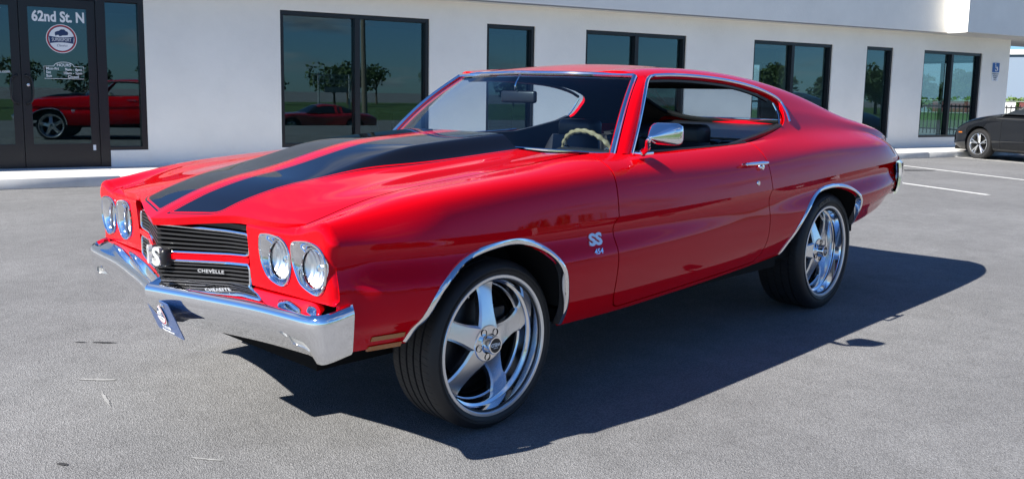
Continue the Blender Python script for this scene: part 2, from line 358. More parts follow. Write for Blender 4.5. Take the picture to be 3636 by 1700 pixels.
def section_top(x, n=(10, 8, 10, 10)):
    """from the centreline over the roof (or deck) down the side to P4"""
    p4 = np.array([L_P4[0](x), L_P4[1](x)]); p2 = np.array([L_P2[0](x), L_P2[1](x)]); p0 = np.array([0., L_P0[1](x)])
    dr = p0[1]-p2[1]
    p1 = np.array([p2[0]*.62, p2[1]+dr*.60+.004])
    w = float(sstep(-2.5, -3.5, x)); p3 = (p2+p4)/2+np.array([.016, .004])*(1-w)+np.array([.012, .012])*w
    a = float(A_T4(x)); t4 = np.array([math.cos(a), math.sin(a)])
    if x > -2.0: t4 = unit(p4-p3)
    elif x > -2.35: k = (-2.0-x)/.35; t4 = unit(unit(p4-p3)*(1-k)+t4*k)
    P = [p0, p1, p2, p3, p4]; h = np.array([1., 0])
    T = [(h, h)]+[(tang(P, i),)*2 for i in (1, 2, 3)]+[(t4, t4)]
    return hermite(np.array(P), T, None, n)
def body_yz(x, z):
    """y of the lower body side at (x,z)"""
    s = section_low(x, (30, 30), (20, 20, 20, 20, 20)); i = np.argsort(s[:, 1]); return float(np.interp(z, s[i, 1], s[i, 0]))
def cabin_yz(x, z):
    s = section_top(x, (4, 20, 40, 40)); s = s[s[:, 0] > .3]; i = np.argsort(s[:, 1]); return float(np.interp(z, s[i, 1], s[i, 0]))
def side_y(x, z):
    zz = float(L_P4[1](x)); return cabin_yz(x, z) if (z > zz and x < -.85) else body_yz(x, min(z, zz))
# hood
HC = Pch([(.90,.776),(.85,.796),(.78,.826),(.68,.862),(.5,.902),(.25,.934),(0,.958),(-.35,.985),(-.70,1.004)])
def hood_front(y): return Pch([(0,.892),(.1,.872),(.25,.830),(.44,.785),(.56,.780),(.66,.765),(.74,.727)])(np.abs(y))
def hood_z(x, y):
    y = np.abs(y); zs = L_P4[1](x); c = HC(x); s = (np.clip(y/.74, 0, 1))**2.4
    z = c*(1-s)+zs*s
    z = z+.010*np.exp(-(y/.40)**6)*sstep(.80, .45, x)-.006*np.exp(-((y-.56)/.09)**2)*sstep(.7, .4, x)
    z = z+.058*sstep(.46, -.12, x)*sstep(.425, .315, y)
    return z
# ------------------------------------------------------------------ the place: lot, sidewalk, building
PSI = -.27894
cp, sp = math.cos(PSI), math.sin(PSI)
def W(t, n, z=0.): return (t*cp-n*sp, t*sp+n*cp, z)
def asphalt():
    m = bpy.data.materials.new('asphalt'); m.use_nodes = True; t = m.node_tree; n = t.nodes; l = t.links; b = n['Principled BSDF']
    c = n.new('ShaderNodeTexCoord')
    def noise(sc, det, ro=.6):
        q = n.new('ShaderNodeTexNoise'); q.inputs['Scale'].default_value = sc; q.inputs['Detail'].default_value = det; q.inputs['Roughness'].default_value = ro; l.new(c.outputs['Object'], q.inputs['Vector']); return q
    def ramp(src, p0, c0, p1, c1):
        q = n.new('ShaderNodeValToRGB'); q.color_ramp.elements[0].position = p0; q.color_ramp.elements[0].color = (*[c0]*3, 1); q.color_ramp.elements[1].position = p1; q.color_ramp.elements[1].color = (*[c1]*3, 1); l.new(src, q.inputs[0]); return q
    def mul(a, b_, f=1.):
        q = n.new('ShaderNodeMixRGB'); q.blend_type = 'MULTIPLY'; q.inputs[0].default_value = f; l.new(a, q.inputs[1]); l.new(b_, q.inputs[2]); return q
    big = ramp(noise(.55, 5).outputs[0], .3, .80, .7, 1.12); mid = ramp(noise(6, 4).outputs[0], .3, .90, .7, 1.08)
    vo = n.new('ShaderNodeTexVoronoi'); vo.inputs['Scale'].default_value = 215; l.new(c.outputs['Object'], vo.inputs['Vector'])
    hsv = n.new('ShaderNodeSeparateColor'); l.new(vo.outputs['Color'], hsv.inputs[0])
    fine = ramp(hsv.outputs[0], .0, .62, 1., 1.36)
    sp_ = ramp(noise(210, 2).outputs[0], .35, .7, .75, 1.35)
    base = n.new('ShaderNodeRGB'); base.outputs[0].default_value = (.195, .195, .196, 1)
    x = mul(base.outputs[0], big.outputs[0]); x = mul(x.outputs[0], mid.outputs[0]); x = mul(x.outputs[0], fine.outputs[0], .85); x = mul(x.outputs[0], sp_.outputs[0], .8)
    l.new(x.outputs[0], b.inputs['Base Color']); b.inputs['Roughness'].default_value = .86; b.inputs['Specular IOR Level'].default_value = .3
    bp = n.new('ShaderNodeBump'); bp.inputs['Strength'].default_value = .55; bp.inputs['Distance'].default_value = .006; l.new(vo.outputs['Distance'], bp.inputs['Height']); l.new(bp.outputs[0], b.inputs['Normal'])
    return m
ASPH = asphalt()
GRASS = mat('grass', (.055, .105, .022), .9, bump=(30, .8, .05, 6), var=(3, .45))
CONC = mat('concrete', (.62, .61, .58), .85, bump=(60, .25, .004, 5), var=(2.2, .12))
STUC = mat('white_stucco', (.90, .865, .79), .9, spec=.2, bump=(28, .35, .012, 7), var=(.9, .05))
# ground sheet: level lot, falling half a metre beyond the far verge
def gz_(n): return -.5*float(sstep(6.5, 11., n))
nn_ = [-400, -60, -30, -12, -8, -4, 0, 4, 6.5]+[7+i*.5 for i in range(9)]+[14, 30, 60, 120, 500]; tt = [-500, -150, -80, -40, -20, -10, 0, 10, 20, 60, 400]
V = [W(t, n, gz_(n)) for n in nn_ for t in tt]; k = len(tt)
F = [(i*k+j, i*k+j+1, (i+1)*k+j+1, (i+1)*k+j) for i in range(len(nn_)-1) for j in range(k-1)]
tag(fix_normals(mobj('ground', V, F, ASPH)), kind='structure')
def sheet(name, t0, t1, n0, n1, m, dz=.006, kind='structure', steps=14):
    V = []; 
    for i in range(steps+1):
        n = n0+(n1-n0)*i/steps
        for t in (t0, t1): V.append(W(t, n, gz_(n)+dz))
    return tag(fix_normals(mobj(name, V, [(2*i, 2*i+1, 2*i+3, 2*i+2) for i in range(steps)], m)), kind=kind)
sheet('grass_verge', -120, 40, 7.2, 15.5, GRASS, steps=30)
sheet('grass_field', -200, 90, 26, 95, GRASS, .006)
sheet('back_lawn', -90, -24, -60, -22, GRASS, .006)
LINE = mat('white_road_paint', (.62, .62, .60), .8, var=(14, .22), bump=(80, .3, .003, 4))
def line(a, b_, wd=.10):
    a, b_ = np.array(a), np.array(b_); d = (b_-a)/np.linalg.norm(b_-a); q = np.array([-d[1], d[0]])*wd/2
    return tag(mobj('parking_line', [(*(a-q), .004), (*(b_-q), .004), (*(b_+q), .004), (*(a+q), .004)], [(0, 1, 2, 3)], LINE), kind='structure')
line((-15.85, -4.13), (-12.9, 1.1)); line((-12.1, -2.78), (-10.91, -.48)); line((-19.4, -3.93), (-16.8, 1.35)); line((-23.0, -3.3), (-20.3, 2.2))
# faint scuffs and drips on the asphalt
SCUF = mat('chalk_scuff', (.27, .27, .265), .9, var=(60, .3)); OIL = mat('oil_stain', (.035, .034, .033), .6, var=(30, .5))
def blot(name, cx, cy, rx, ry, rot, m, seed):
    r_ = random.Random(seed); pts = []
    for i in range(26):
        a = 2*math.pi*i/26; k_ = .65+.5*r_.random(); x, y = rx*k_*math.cos(a), ry*k_*math.sin(a); pts.append((cx+x*math.cos(rot)-y*math.sin(rot), cy+x*math.sin(rot)+y*math.cos(rot), .003))
    return tag(mobj(name, pts, [tuple(range(26))], m, smooth=False), kind='structure')
for i, (x, y, rx, ry, ro) in enumerate([(.865, -.715, .012, .09, .75), (.94, -.45, .008, .10, -.2), (1.02, .72, .006, .20, .9), (.93, .40, .006, .07, .6)]): blot('chalk_mark', x, y, rx, ry, ro, SCUF, i)
for i, (x, y, rx, ry, ro) in enumerate([(.62, -1.28, .012, .06, .75), (.70, -1.36, .008, .03, .8), (-14.4, -2.7, .12, .45, .9), (1.3, .1, .010, .025, .5)]): blot('oil_spot', x, y, rx, ry, ro, OIL, 20+i)
# sidewalk
b = MB(); b.box((-32, -10.15, -.05), (9, -8.68, .118)); swk = b.build('sidewalk', CONC, smooth=False); swk.rotation_euler = (0, 0, PSI); tag(swk, kind='structure')
SLABM = None; t = 9.
while t > -31:
    b = MB(); b.rbox((t-1.492, -10.11, .10), (t, -8.80, .13), .004, 1); o = b.build('slab', CONC, swk, smooth=False); b = MB(); b.rbox((t-1.492, -8.792, .0), (t, -8.65, .132), .012, 2); b.build('kerb_stone', CONC, swk); t -= 1.5
# building
bld = empty('commercial_building', W(.6625, .118, -.015), PSI); bld.scale = (1.0718, 1.07, 1.0977)
tag(bld, 'long low white stucco showroom with dark framed windows and deep fascia', 'building')
N0 = -9.55; TH = .22
OP = [(-1.13, 1.78, .13, 2.29), (-5.30, -2.95, .345, 2.265), (-7.24, -6.32, .345, 2.25), (-10.54, -8.27, .345, 2.25), (-14.51, -12.26, .345, 2.255), (-16.45, -15.57, .345, 2.265), (-19.69, -17.51, .345, 2.26)]
def wall_mesh(t0, t1, z0, z1, ops, nf, nb):
    ts = sorted({t0, t1, *[o[0] for o in ops], *[o[1] for o in ops]}); zs = sorted({z0, z1, *[o[2] for o in ops], *[o[3] for o in ops]})
    b = MB(); inside = lambda t, z: any(o[0] < t < o[1] and o[2] < z < o[3] for o in ops)
    for i in range(len(ts)-1):
        for j in range(len(zs)-1):
            if inside((ts[i]+ts[i+1])/2, (zs[j]+zs[j+1])/2): continue
            a, c, e, g = ts[i], ts[i+1], zs[j], zs[j+1]
            b.add([(a, nf, e), (c, nf, e), (c, nf, g), (a, nf, g)], [(0, 3, 2, 1)] if nf > nb else [(0, 1, 2, 3)]); b.add([(a, nb, e), (c, nb, e), (c, nb, g), (a, nb, g)], [(0, 1, 2, 3)])
    for (a, c, e, g) in ops:
        b.add([(a, nf, e), (a, nb, e), (a, nb, g), (a, nf, g)], [(0, 1, 2, 3)]); b.add([(c, nf, e), (c, nb, e), (c, nb, g), (c, nf, g)], [(0, 3, 2, 1)])
        b.add([(a, nf, g), (a, nb, g), (c, nb, g), (c, nf, g)], [(0, 1, 2, 3)]); b.add([(a, nf, e), (a, nb, e), (c, nb, e), (c, nf, e)], [(0, 3, 2, 1)])
    b.add([(t0, nf, z0), (t0, nb, z0), (t0, nb, z1), (t0, nf, z1)], [(0, 3, 2, 1)]); b.add([(t1, nf, z0), (t1, nb, z0), (t1, nb, z1), (t1, nf, z1)], [(0, 1, 2, 3)])
    return b
wall_mesh(-20.78, 6.5, .0, 2.70, OP, N0, N0-TH).build('front_wall', STUC, bld, smooth=False)
INTW = mat('interior_wall', (.42, .43, .42), .9); INTD = mat('interior_floor', (.16, .16, .165), .35); INTC = mat('interior_ceiling', (.38, .38, .38), .9)
wall_mesh(-20.78, 6.5, .0, 2.7, [(-20.2, -17.7, .14, 2.2), (-14.6, -13.7, .9, 2.1)], -17.0, -17.2).build('rear_wall', INTW, bld, smooth=False)
b = MB(); b.box((-20.88, -10.35, 0), (-20.685, N0-TH+.001, 2.7)); b.box((-20.88, -17.0, 0), (-20.685, -12.25, 2.7)); b.box((-20.88, -12.25, 2.16), (-20.685, -10.35, 2.7)); b.build('side_wall', STUC, bld, smooth=False)
b = MB()
for q in (-10.39, -11.3, -12.21): b.box((-20.82, q-.035, .13), (-20.74, q+.035, 2.16))
b.box((-20.821, -12.25, 1.0), (-20.739, -10.35, 1.05)); b.box((-20.821, -12.25, 2.1), (-20.739, -10.35, 2.159)); b.box((-20.821, -12.25, .13), (-20.739, -10.35, .22)); b.build('side_door_frame', BLK, bld, smooth=False)
for tx, nm in ((6.5, 'side_wall'), (-11.2, 'partition_wall')):
    b = MB(); b.box((tx-.1, -17.0, 0), (tx+.09 if tx < 0 and tx > -20 else tx+(.09 if tx > 0 else .095), N0-TH+.001 if tx > -20 and tx < 0 else N0-TH+.001, 2.7)); b.build(nm, STUC if nm == 'side_wall' else INTW, bld, smooth=False)
b = MB(); b.box((-20.7, -17.0, .0), (6.4, N0-TH, .128)); b.build('showroom_floor', INTD, bld, smooth=False)
b = MB(); b.box((-20.7, -17.0, 2.62), (6.4, N0-TH, 2.69)); b.build('ceiling', INTC, bld, smooth=False)
for (a, c) in ((-20.2, -17.7),):
    b = MB()
    for q in (a+.04, (a+c)/2, c-.04): b.box((q-.035, -17.13, .14), (q+.035, -17.05, 2.2))
    b.box((a, -17.129, 1.02), (c, -17.051, 1.07)); b.box((a, -17.129, 2.14), (c, -17.051, 2.2)); b.box((a, -17.129, .14), (c, -17.051, .26)); b.build('rear_door_frame', BLK, bld, smooth=False)
ZF = lambda t: 2.532+(-.0054)*t
def slab4(b, t0, t1, n0, n1, lo, hi):
    V = [(t, n, z) for t, z0, z1 in ((t0, lo(t0), hi(t0)), (t1, lo(t1), hi(t1))) for n in (n0, n1) for z in (z0, z1)]
    return b.add(V, [(0, 1, 3, 2), (4, 6, 7, 5), (0, 4, 5, 1), (2, 3, 7, 6), (0, 2, 6, 4), (1, 5, 7, 3)])
fa = MB(); slab4(fa, -17.75, 6.6, -9.95, -9.20, ZF, lambda t: 3.75); fix_normals(fa.build('fascia', STUC, bld, smooth=False))
fa = MB(); fa.box((-30, -11.0, 2.622), (-17.752, -8.72, 3.75)); fa.build('canopy_fascia', STUC, bld, smooth=False)
fa = MB(); fa.box((-20.9, -17.4, 2.70), (6.6, -9.96, 3.1)); fa.build('roof_slab', STUC, bld, smooth=False)
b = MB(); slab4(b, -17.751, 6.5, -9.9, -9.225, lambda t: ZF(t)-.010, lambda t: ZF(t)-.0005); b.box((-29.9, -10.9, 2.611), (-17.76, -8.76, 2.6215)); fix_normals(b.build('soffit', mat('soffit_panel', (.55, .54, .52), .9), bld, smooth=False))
b = MB(); slab4(b, -17.745, 6.6, -9.225, -9.185, lambda t: ZF(t)-.022, lambda t: ZF(t)+.0005); fix_normals(b.build('drip_edge', mat('drip_edge_metal', (.30, .28, .25), .6), bld, smooth=False))
FRM = mat('black_anodised_frame', (.010, .010, .012), .32)
WGL = glass('window_glass', (.52, .66, .66), 1.85, refl=(.72, .92, 1.))
NG = N0-.115
def window(t0, t1, z0, z1, mull=True):
    f = empty('window', (0, 0, 0), 0, bld); fw_ = .055; d0, d1 = N0-.03, N0-.16
    b = MB(); b.box((t0, d1, z0), (t0+fw_, d0, z1)); b.box((t1-fw_, d1, z0), (t1, d0, z1)); b.box((t0+fw_, d1, z1-.06), (t1-fw_, d0, z1)); b.box((t0+fw_, d1, z0), (t1-fw_, d0, z0+.05)); b.build('frame', FRM, f, smooth=False)
    segs = [(t0+fw_, t1-fw_)]
    if mull:
        c = (t0+t1)/2; b = MB(); b.box((c-.04, d1+.001, z0+.05), (c+.04, d0-.001, z1-.06)); b.build('mullion', FRM, f, smooth=False); segs = [(t0+fw_, c-.04), (c+.04, t1-fw_)]
    for a, c in segs:
        b = MB(); b.box((a, NG-.003, z0+.05), (c, NG+.003, z1-.06)); b.build('pane', WGL, f, smooth=False)
for o in OP[1:]: window(*o, mull=(o[1]-o[0] > 1.2))
# entrance: two doors, sidelight
en = bld
b = MB(); d0, d1 = N0-.02, N0-.17
b.box((-1.13, d1, .345), (-1.06, d0, 2.29)); b.box((-.66, d1, .13), (-.545, d0, 2.29)); b.box((1.66, d1, .13), (1.78, d0, 2.29)); b.box((-1.06, d1, 2.235), (-.66, d0, 2.29)); b.box((-.545, d1, 2.235), (1.66, d0, 2.29)); b.box((-1.06, d1, .345), (-.66, d0, .385)); b.build('door_frame', FRM, en, smooth=False)
b = MB(); b.box((-1.13, N0-.19, .13), (-.662, N0+.012, .344)); b.build('sill_wall', STUC, en, smooth=False)
b = MB(); b.box((-1.06, NG-.003, .385), (-.66, NG+.003, 2.235)); b.build('pane', WGL, en, smooth=False)
def leaf(t0, t1, hinge):
    lf = empty('door_leaf', (0, 0, 0), 0, en); a, c = min(t0, t1), max(t0, t1); e0, e1 = N0-.05, N0-.10
    b = MB(); b.box((a, e1, .14), (a+.10, e0, 2.23)); b.box((c-.10, e1, .14), (c, e0, 2.23)); b.box((a+.10, e1, 2.125), (c-.10, e0, 2.23)); b.box((a+.10, e1, .14), (c-.10, e0, .43)); b.build('leaf_frame', FRM, lf, smooth=False)
    b = MB(); b.box((a+.10, N0-.078, .43), (c-.10, N0-.072, 2.125)); b.build('pane', WGL, lf, smooth=False)
    b = MB(); b.box((a+.10, N0-.125, 1.105), (c-.10, N0-.085, 1.15)); b.build('push_bar', FRM, lf, smooth=False)
    hx_ = c-.05 if hinge < 0 else a+.05; b = MB(); z0 = .93
    b.tube(smooth_open([(hx_, N0-.05, z0), (hx_, N0+.03, z0+.01), (hx_-hinge*-.06, N0+.045, z0+.06), (hx_-hinge*-.06, N0+.045, z0+.30), (hx_, N0+.03, z0+.35), (hx_, N0-.05, z0+.36)], 4), .012, 8); b.build('pull_handle', BLK, lf)
    return lf
lr = leaf(-.540, .332, -1); ll = leaf(.340, 1.655, 1) if False else leaf(.340, 1.212, 1)
b = MB(); b.box((1.216, N0-.17, .13), (1.655, N0-.02, 2.23)); b.build('door_frame', FRM, en, smooth=False)
b = MB(); b.lathe([(0, .012), (.018, .011), (.021, .004), (.021, -.01)], 18, 'y', 0, (.262, N0-.05, 1.165)); fix_normals(b.build('lock_cylinder', ALU, lr))
b = MB(); b.rbox((-.49, N0-.05, .345), (-.455, N0-.043, .415), .002, 1); b.build('door_sticker', WHITE, lr)
TX, TY = (-1, 0, 0), (0, 0, 1); yg = N0-.0705
text_obj('door_number', '62nd St. N', .175, frame((-.117, yg, 2.008), TX, TY), WHITE, lr, .0008, .006, sx=.80)
badge(lr, frame((-.142, yg, 1.745), TX, TY), .178)
for s_, x_, z_, al in (('HOURS', -.155, 1.418, 'CENTER'), ('Mon-Fri', .055, 1.373, 'LEFT'), ('Sat', .055, 1.328, 'LEFT'), ('Sun', .055, 1.283, 'LEFT'), ('9am - 6pm', -.365, 1.365, 'RIGHT'), ('10am - 5pm', -.365, 1.320, 'RIGHT'), ('Closed', -.325, 1.275, 'RIGHT')):
    text_obj('hours_text', s_, .046 if s_ != 'HOURS' else .05, frame((x_, yg, z_), TX, TY), WHITE, lr, .0006, .0008, align=al)
hp_ = [(.075, 1.250), (.075, 1.402), (-.035, 1.405)]+[(-.155+.115*math.cos(R(a)), 1.405+.052*math.sin(R(a))) for a in range(0, 181, 15)]+[(-.275, 1.405), (-.385, 1.402), (-.385, 1.250)]
b = MB(); b.tube([(x, yg, z) for x, z in hp_], .0032, 6, closed=True); b.build('hours_border', WHITE, lr)
text_obj('door_number', '7', .175, frame((.575, yg, 2.02), TX, TY), WHITE, ll, .0008, .006)
text_obj('door_text', 'supersportclassics.com', .052, frame((.452, yg, 1.325), TX, TY), WHITE, ll, .0006, .0006, align='RIGHT')
# accessible parking sign on the wall
sg = empty('accessible_parking_sign', W(-21.03, -10.088, 2.016), PSI); sg.scale = (1.07, 1, 1.09)
tag(sg, 'blue and white wheelchair parking sign on the white stucco wall', 'sign')
SBL = mat('sign_blue', (.012, .10, .33), .4)
def rrect(w_, h, r): return [(sx*(w_/2-r)+r*math.cos(R(a)), sz*(h/2-r)+r*math.sin(R(a))) for sx, sz, a0 in ((1, 1, 0), (-1, 1, 90), (-1, -1, 180), (1, -1, 270)) for a in (a0, a0+45, a0+90)]
def sgp(nm, w_, h, cz, m, y0, y1, r=.02): b = MB(); b.poly([(x, z+cz) for x, z in rrect(w_, h, r)], y0, y1, 'y'); return fix_normals(b.build(nm, m, sg, smooth=False))
sgp('upper_plate', .30, .235, .105, WHITE, -.004, 0); sgp('blue_field', .285, .22, .105, SBL, .0, .0012, .015); sgp('lower_plate', .26, .19, -.115, WHITE, -.004, 0)
b = MB(); Z = .0022
b.tube([(-.020+.050*math.cos(R(a)), Z, .075+.050*math.sin(R(a))) for a in range(100, 350, 12)], .008, 6); b.tube([(.018, Z, .165), (.012, Z, .105), (-.035, Z, .100), (-.062, Z, .045), (-.085, Z, .050)], .009, 6); b.lathe([(0, 0), (.016, 0), (.016, .002), (0, .002)], 14, 'y', 0, (.020, .0005, .190)); b.build('wheelchair_symbol', WHITE, sg)
for k_, s_ in enumerate(('PARKING BY', 'DISABLED', 'PERMIT', 'ONLY')): text_obj('sign_text', s_, .046, frame((0, .0015, -.045-.045*k_), TX, TY), mat('sign_ink', (.03, .05, .10), .6), sg, .0003, .001)
# ------------------------------------------------------------------ the red coupe
car = empty('vintage_coupe')
tag(car, 'glossy red two-door muscle coupe with black hood stripes and polished five-spoke wheels', 'car')
XS = np.concatenate([np.arange(-4.02, -3.6, .01), np.arange(-3.6, .745, .0125), [.745]])
LOW = np.array([section_low(x) for x in XS]); nl_ = LOW.shape[1]
V = np.concatenate([np.column_stack([np.full(nl_, x), LOW[i]]) for i, x in enumerate(XS)])
F = [(i*nl_+j, (i+1)*nl_+j, (i+1)*nl_+j+1, i*nl_+j+1) for i in range(len(XS)-1) for j in range(nl_-1)]
side = PM(V, F)
ARCH_F = smooth_open([(.455,.30),(.440,.40),(.398,.512),(.332,.603),(.205,.672),(.040,.702),(-.095,.700),(-.215,.657),(-.285,.575),(-.325,.477),(-.345,.40),(-.352,.30)], 8)
ARCH_R = smooth_open([(-2.185,.30),(-2.190,.40),(-2.232,.508),(-2.350,.645),(-2.510,.724),(-2.670,.746),(-2.835,.743),(-2.965,.712),(-3.052,.640),(-3.10,.552),(-3.125,.47),(-3.13,.38)], 8)
def xz(m): return m.V[:, [0, 2]]
_, side = side.split(sdf_poly(ARCH_F, xz(side)))
_, side = side.split(sdf_poly(ARCH_R, xz(side)))
DOOR = np.vstack([smooth_open([(-.655,1.12),(-.648,1.0),(-.640,.76),(-.640,.60),(-.650,.50),(-.662,.42),(-.69,.372)], 6),
                  smooth_open([(-.72,.362),(-1.2,.380),(-1.80,.408),(-1.90,.430),(-1.945,.50),(-1.955,.615),(-1.945,.76),(-1.925,.91),(-1.895,1.015),(-1.86,1.12)], 6)])
G_ = .0034
sd_ = sdf_poly(DOOR, xz(side))
door, _ = side.split(sd_+G_); _, rest = side.split(sd_-G_)
fender, lowq = rest.split(-.66-rest.V[:, 0])
# tail: the quarter ends along a slanted edge beside the rear bumper
TX = xz(lowq); _, lowq = lowq.split(np.where(TX[:, 1] < .855, (TX[:, 0]-np.interp(TX[:, 1], [.5, .56, .64, .855], [-3.56, -3.62, -3.74, -3.80])), 1.))
# roof, pillars and deck
XT = XS[XS < -.99]
TOP = np.array([section_top(x) for x in XT]); nt_ = TOP.shape[1]
V = np.concatenate([np.column_stack([np.full(nt_, x), TOP[i]]) for i, x in enumerate(XT)])
F = [(i*nt_+j, (i+1)*nt_+j, (i+1)*nt_+j+1, i*nt_+j+1) for i in range(len(XT)-1) for j in range(nt_-1)]
top = PM(V, F)
def head_x(y): return -1.068-.125*(np.abs(y)/.614)**2.2
DLO_UP = smooth_open([(-1.262,1.330),(-1.463,1.338),(-1.713,1.334),(-1.982,1.317),(-2.21,1.285),(-2.345,1.250),(-2.395,1.222)], 6)
DLO = np.vstack([[(-.6,.90),(-.6,1.330)], DLO_UP, smooth_open([(-2.400,1.20),(-2.375,1.14),(-2.322,1.098),(-2.19,1.066),(-2.0,1.034),(-1.85,1.012)], 6), [(-1.80,.985),(-1.2,.96)]])
_, top = top.split(head_x(top.V[:, 1])-top.V[:, 0])
_, top = top.split(np.maximum(sdf_poly(DLO, xz(top)), .5-top.V[:, 1]))
BACK = np.vstack([[(-2.575,-.1)], smooth_open([(-2.575,.40),(-2.60,.50),(-2.67,.548),(-2.80,.572),(-3.0,.600),(-3.18,.622),(-3.235,.605),(-3.26,.54),(-3.275,.3)], 5), [(-3.28,-.1)]])
DECK = [(-3.36,-.1),(-3.36,.56),(-3.40,.60),(-3.86,.60),(-3.95,.53),(-3.965,.3),(-3.97,-.1)]
xy = lambda m: m.V[:, :2]
HEADL = PM(top.V.copy(), list(top.F))
backlight, top = top.split(sdf_poly(BACK, xy(top)))
sd_ = sdf_poly(DECK, xy(top)); lid, _ = top.split(sd_+.002); _, top = top.split(sd_-.002)
shell = top.join(lowq)
# tail panel closing the rear (both sides later mirrored)
shell = shell.join(shell.mirror()).flange(.022)
shell.obj('body_shell', PAINT, car)
def both(pm, name, m, fl=.02):
    a = pm.flange(fl).obj(name, m, car); b = pm.mirror().flange(fl).obj(name, m, car); return a, b
fen_l, fen_r = both(fender, 'front_fender', PAINT)
door_l, door_r = both(door, 'door', PAINT)
lid.join(lid.mirror()).flange(.02).obj('trunk_lid', PAINT, car)
o = backlight.join(backlight.mirror()); o.V[:, 2] -= .006; o.obj('rear_window', CARGL, car)
zb_ = lambda x, y: float(np.interp(abs(y), *[section_top(x, (16, 16, 16, 16))[:, i] for i in (0, 1)]))
BP = [(x, y, zb_(x, y)-.013) for x, y in BACK[1:-1]]
b = MB(); b.tube(BP+[(x, -y, z) for x, y, z in BP[::-1]], .016, 6, closed=True); b.build('rear_window_seal', FLAT, car)
# hood
hx = np.concatenate([np.arange(-.66, .60, .0125), np.arange(.60, .905, .006)]); hy = np.linspace(0, .7335, 90)
V = np.array([(x, y, 0) for x in hx for y in hy]); V[:, 2] = hood_z(V[:, 0], V[:, 1]); n_ = len(hy)
hood = PM(V, [(i*n_+j, (i+1)*n_+j, (i+1)*n_+j+1, i*n_+j+1) for i in range(len(hx)-1) for j in range(n_-1)])
def hood_rear(y): return -.600-.045*(np.abs(y)/.74)**2
hood, _ = hood.split(hood.V[:, 0]-hood_front(hood.V[:, 1])); hood, _ = hood.split(hood_rear(hood.V[:, 1])-hood.V[:, 0])
STR = np.vstack([[(.852,.036)], smooth_open([(.812,.262),(.800,.290),(.775,.308),(.70,.312),(.50,.332),(.25,.375),(0,.412),(-.3,.428),(-.75,.432)], 6), [(-.75,.056),(.2,.046)]])
for off, mi in ((0, 1), (.007, 0), (.015, 1)): hood = hood.paint(sdf_poly(STR, xy(hood))+off, mi)
hood.join(hood.mirror()).flange(.028).obj('hood', [PAINT, STRIPE], car, sharp=40)
b = MB(); b.box((-.5, -.70, .45), (.70, .70, .74)); b.build('engine_bay', FLAT, car)
# header panels with the headlamps
sec = section_low(.745, (14, 12), (6, 8, 8, 8, 4)); sec = sec[sec[:, 1] > .592]
ys = np.linspace(.457, .735, 14); seam = np.column_stack([ys, hood_z(hood_front(ys), ys)-.007])
OUTL = np.vstack([seam, sec]); HP = np.vstack([[(.457, .585)], OUTL, [(sec[-1][0]-.003, .585)]])
gy = np.arange(.45, .96, .005); gz = np.arange(.58, .85, .005)
V = np.array([(0, y, z) for z in gz for y in gy]); n_ = len(gy)
hp = PM(V, [(i*n_+j, i*n_+j+1, (i+1)*n_+j+1, (i+1)*n_+j) for i in range(len(gz)-1) for j in range(n_-1)])
hp, _ = hp.split(sdf_poly(HP, hp.V[:, 1:]))
def dline(P, q):
    d = np.full(len(q), 9.)
    for a, b_ in zip(P[:-1], P[1:]):
        e = b_-a; w_ = q-a; t = np.clip((w_@e)/max(1e-12, e@e), 0, 1); d = np.minimum(d, np.linalg.norm(w_-t[:, None]*e, axis=1))
    return d
def face_x(y, z): return .763+.09*(z-.594)+0*y
def head_panel_x(yz, r=.034):
    d = np.clip(dline(OUTL, yz), 0, r); return face_x(yz[:, 0], yz[:, 1])-r+np.sqrt(np.maximum(0, r*r-(r-d)**2))
BEZ = {'outer': smooth_closed([(.728,.763),(.780,.775),(.831,.775),(.873,.762),(.893,.736),(.899,.697),(.886,.651),(.868,.625),(.845,.612),(.808,.615),(.758,.635),(.734,.672),(.721,.717)], 4),
       'inner': smooth_closed([(.542,.765),(.568,.775),(.617,.777),(.663,.769),(.691,.749),(.703,.714),(.702,.677),(.685,.637),(.658,.616),(.622,.615),(.575,.630),(.545,.662),(.532,.714)], 4)}
hp.V[:, 0] = head_panel_x(hp.V[:, 1:])
for k in BEZ: _, hp = hp.split(sdf_poly(BEZ[k], hp.V[:, 1:]))
hp = hp.flange(.022, dirv=(1, 0, 0))
hp.obj('headlamp_panel', PAINT, car, sharp=40); hp.mirror().obj('headlamp_panel', PAINT, car, sharp=40)
def lens_mat():
    m = mat('headlamp_reflector', (.90, .91, .92), .30, 1); t = m.node_tree; b_ = t.nodes['Principled BSDF']; b_.inputs['Metallic'].default_value = 1.
    c = t.nodes.new('ShaderNodeTexCoord'); s = t.nodes.new('ShaderNodeTexWave'); s.bands_direction = 'Y'; s.inputs['Scale'].default_value = 22; s.inputs['Distortion'].default_value = 0
    bp = t.nodes.new('ShaderNodeBump'); bp.inputs['Strength'].default_value = .35; bp.inputs['Distance'].default_value = .003
    t.links.new(c.outputs['Object'], s.inputs['Vector']); t.links.new(s.outputs[0], bp.inputs['Height']); t.links.new(bp.outputs[0], b_.inputs['Normal']); return m
LENS = lens_mat()
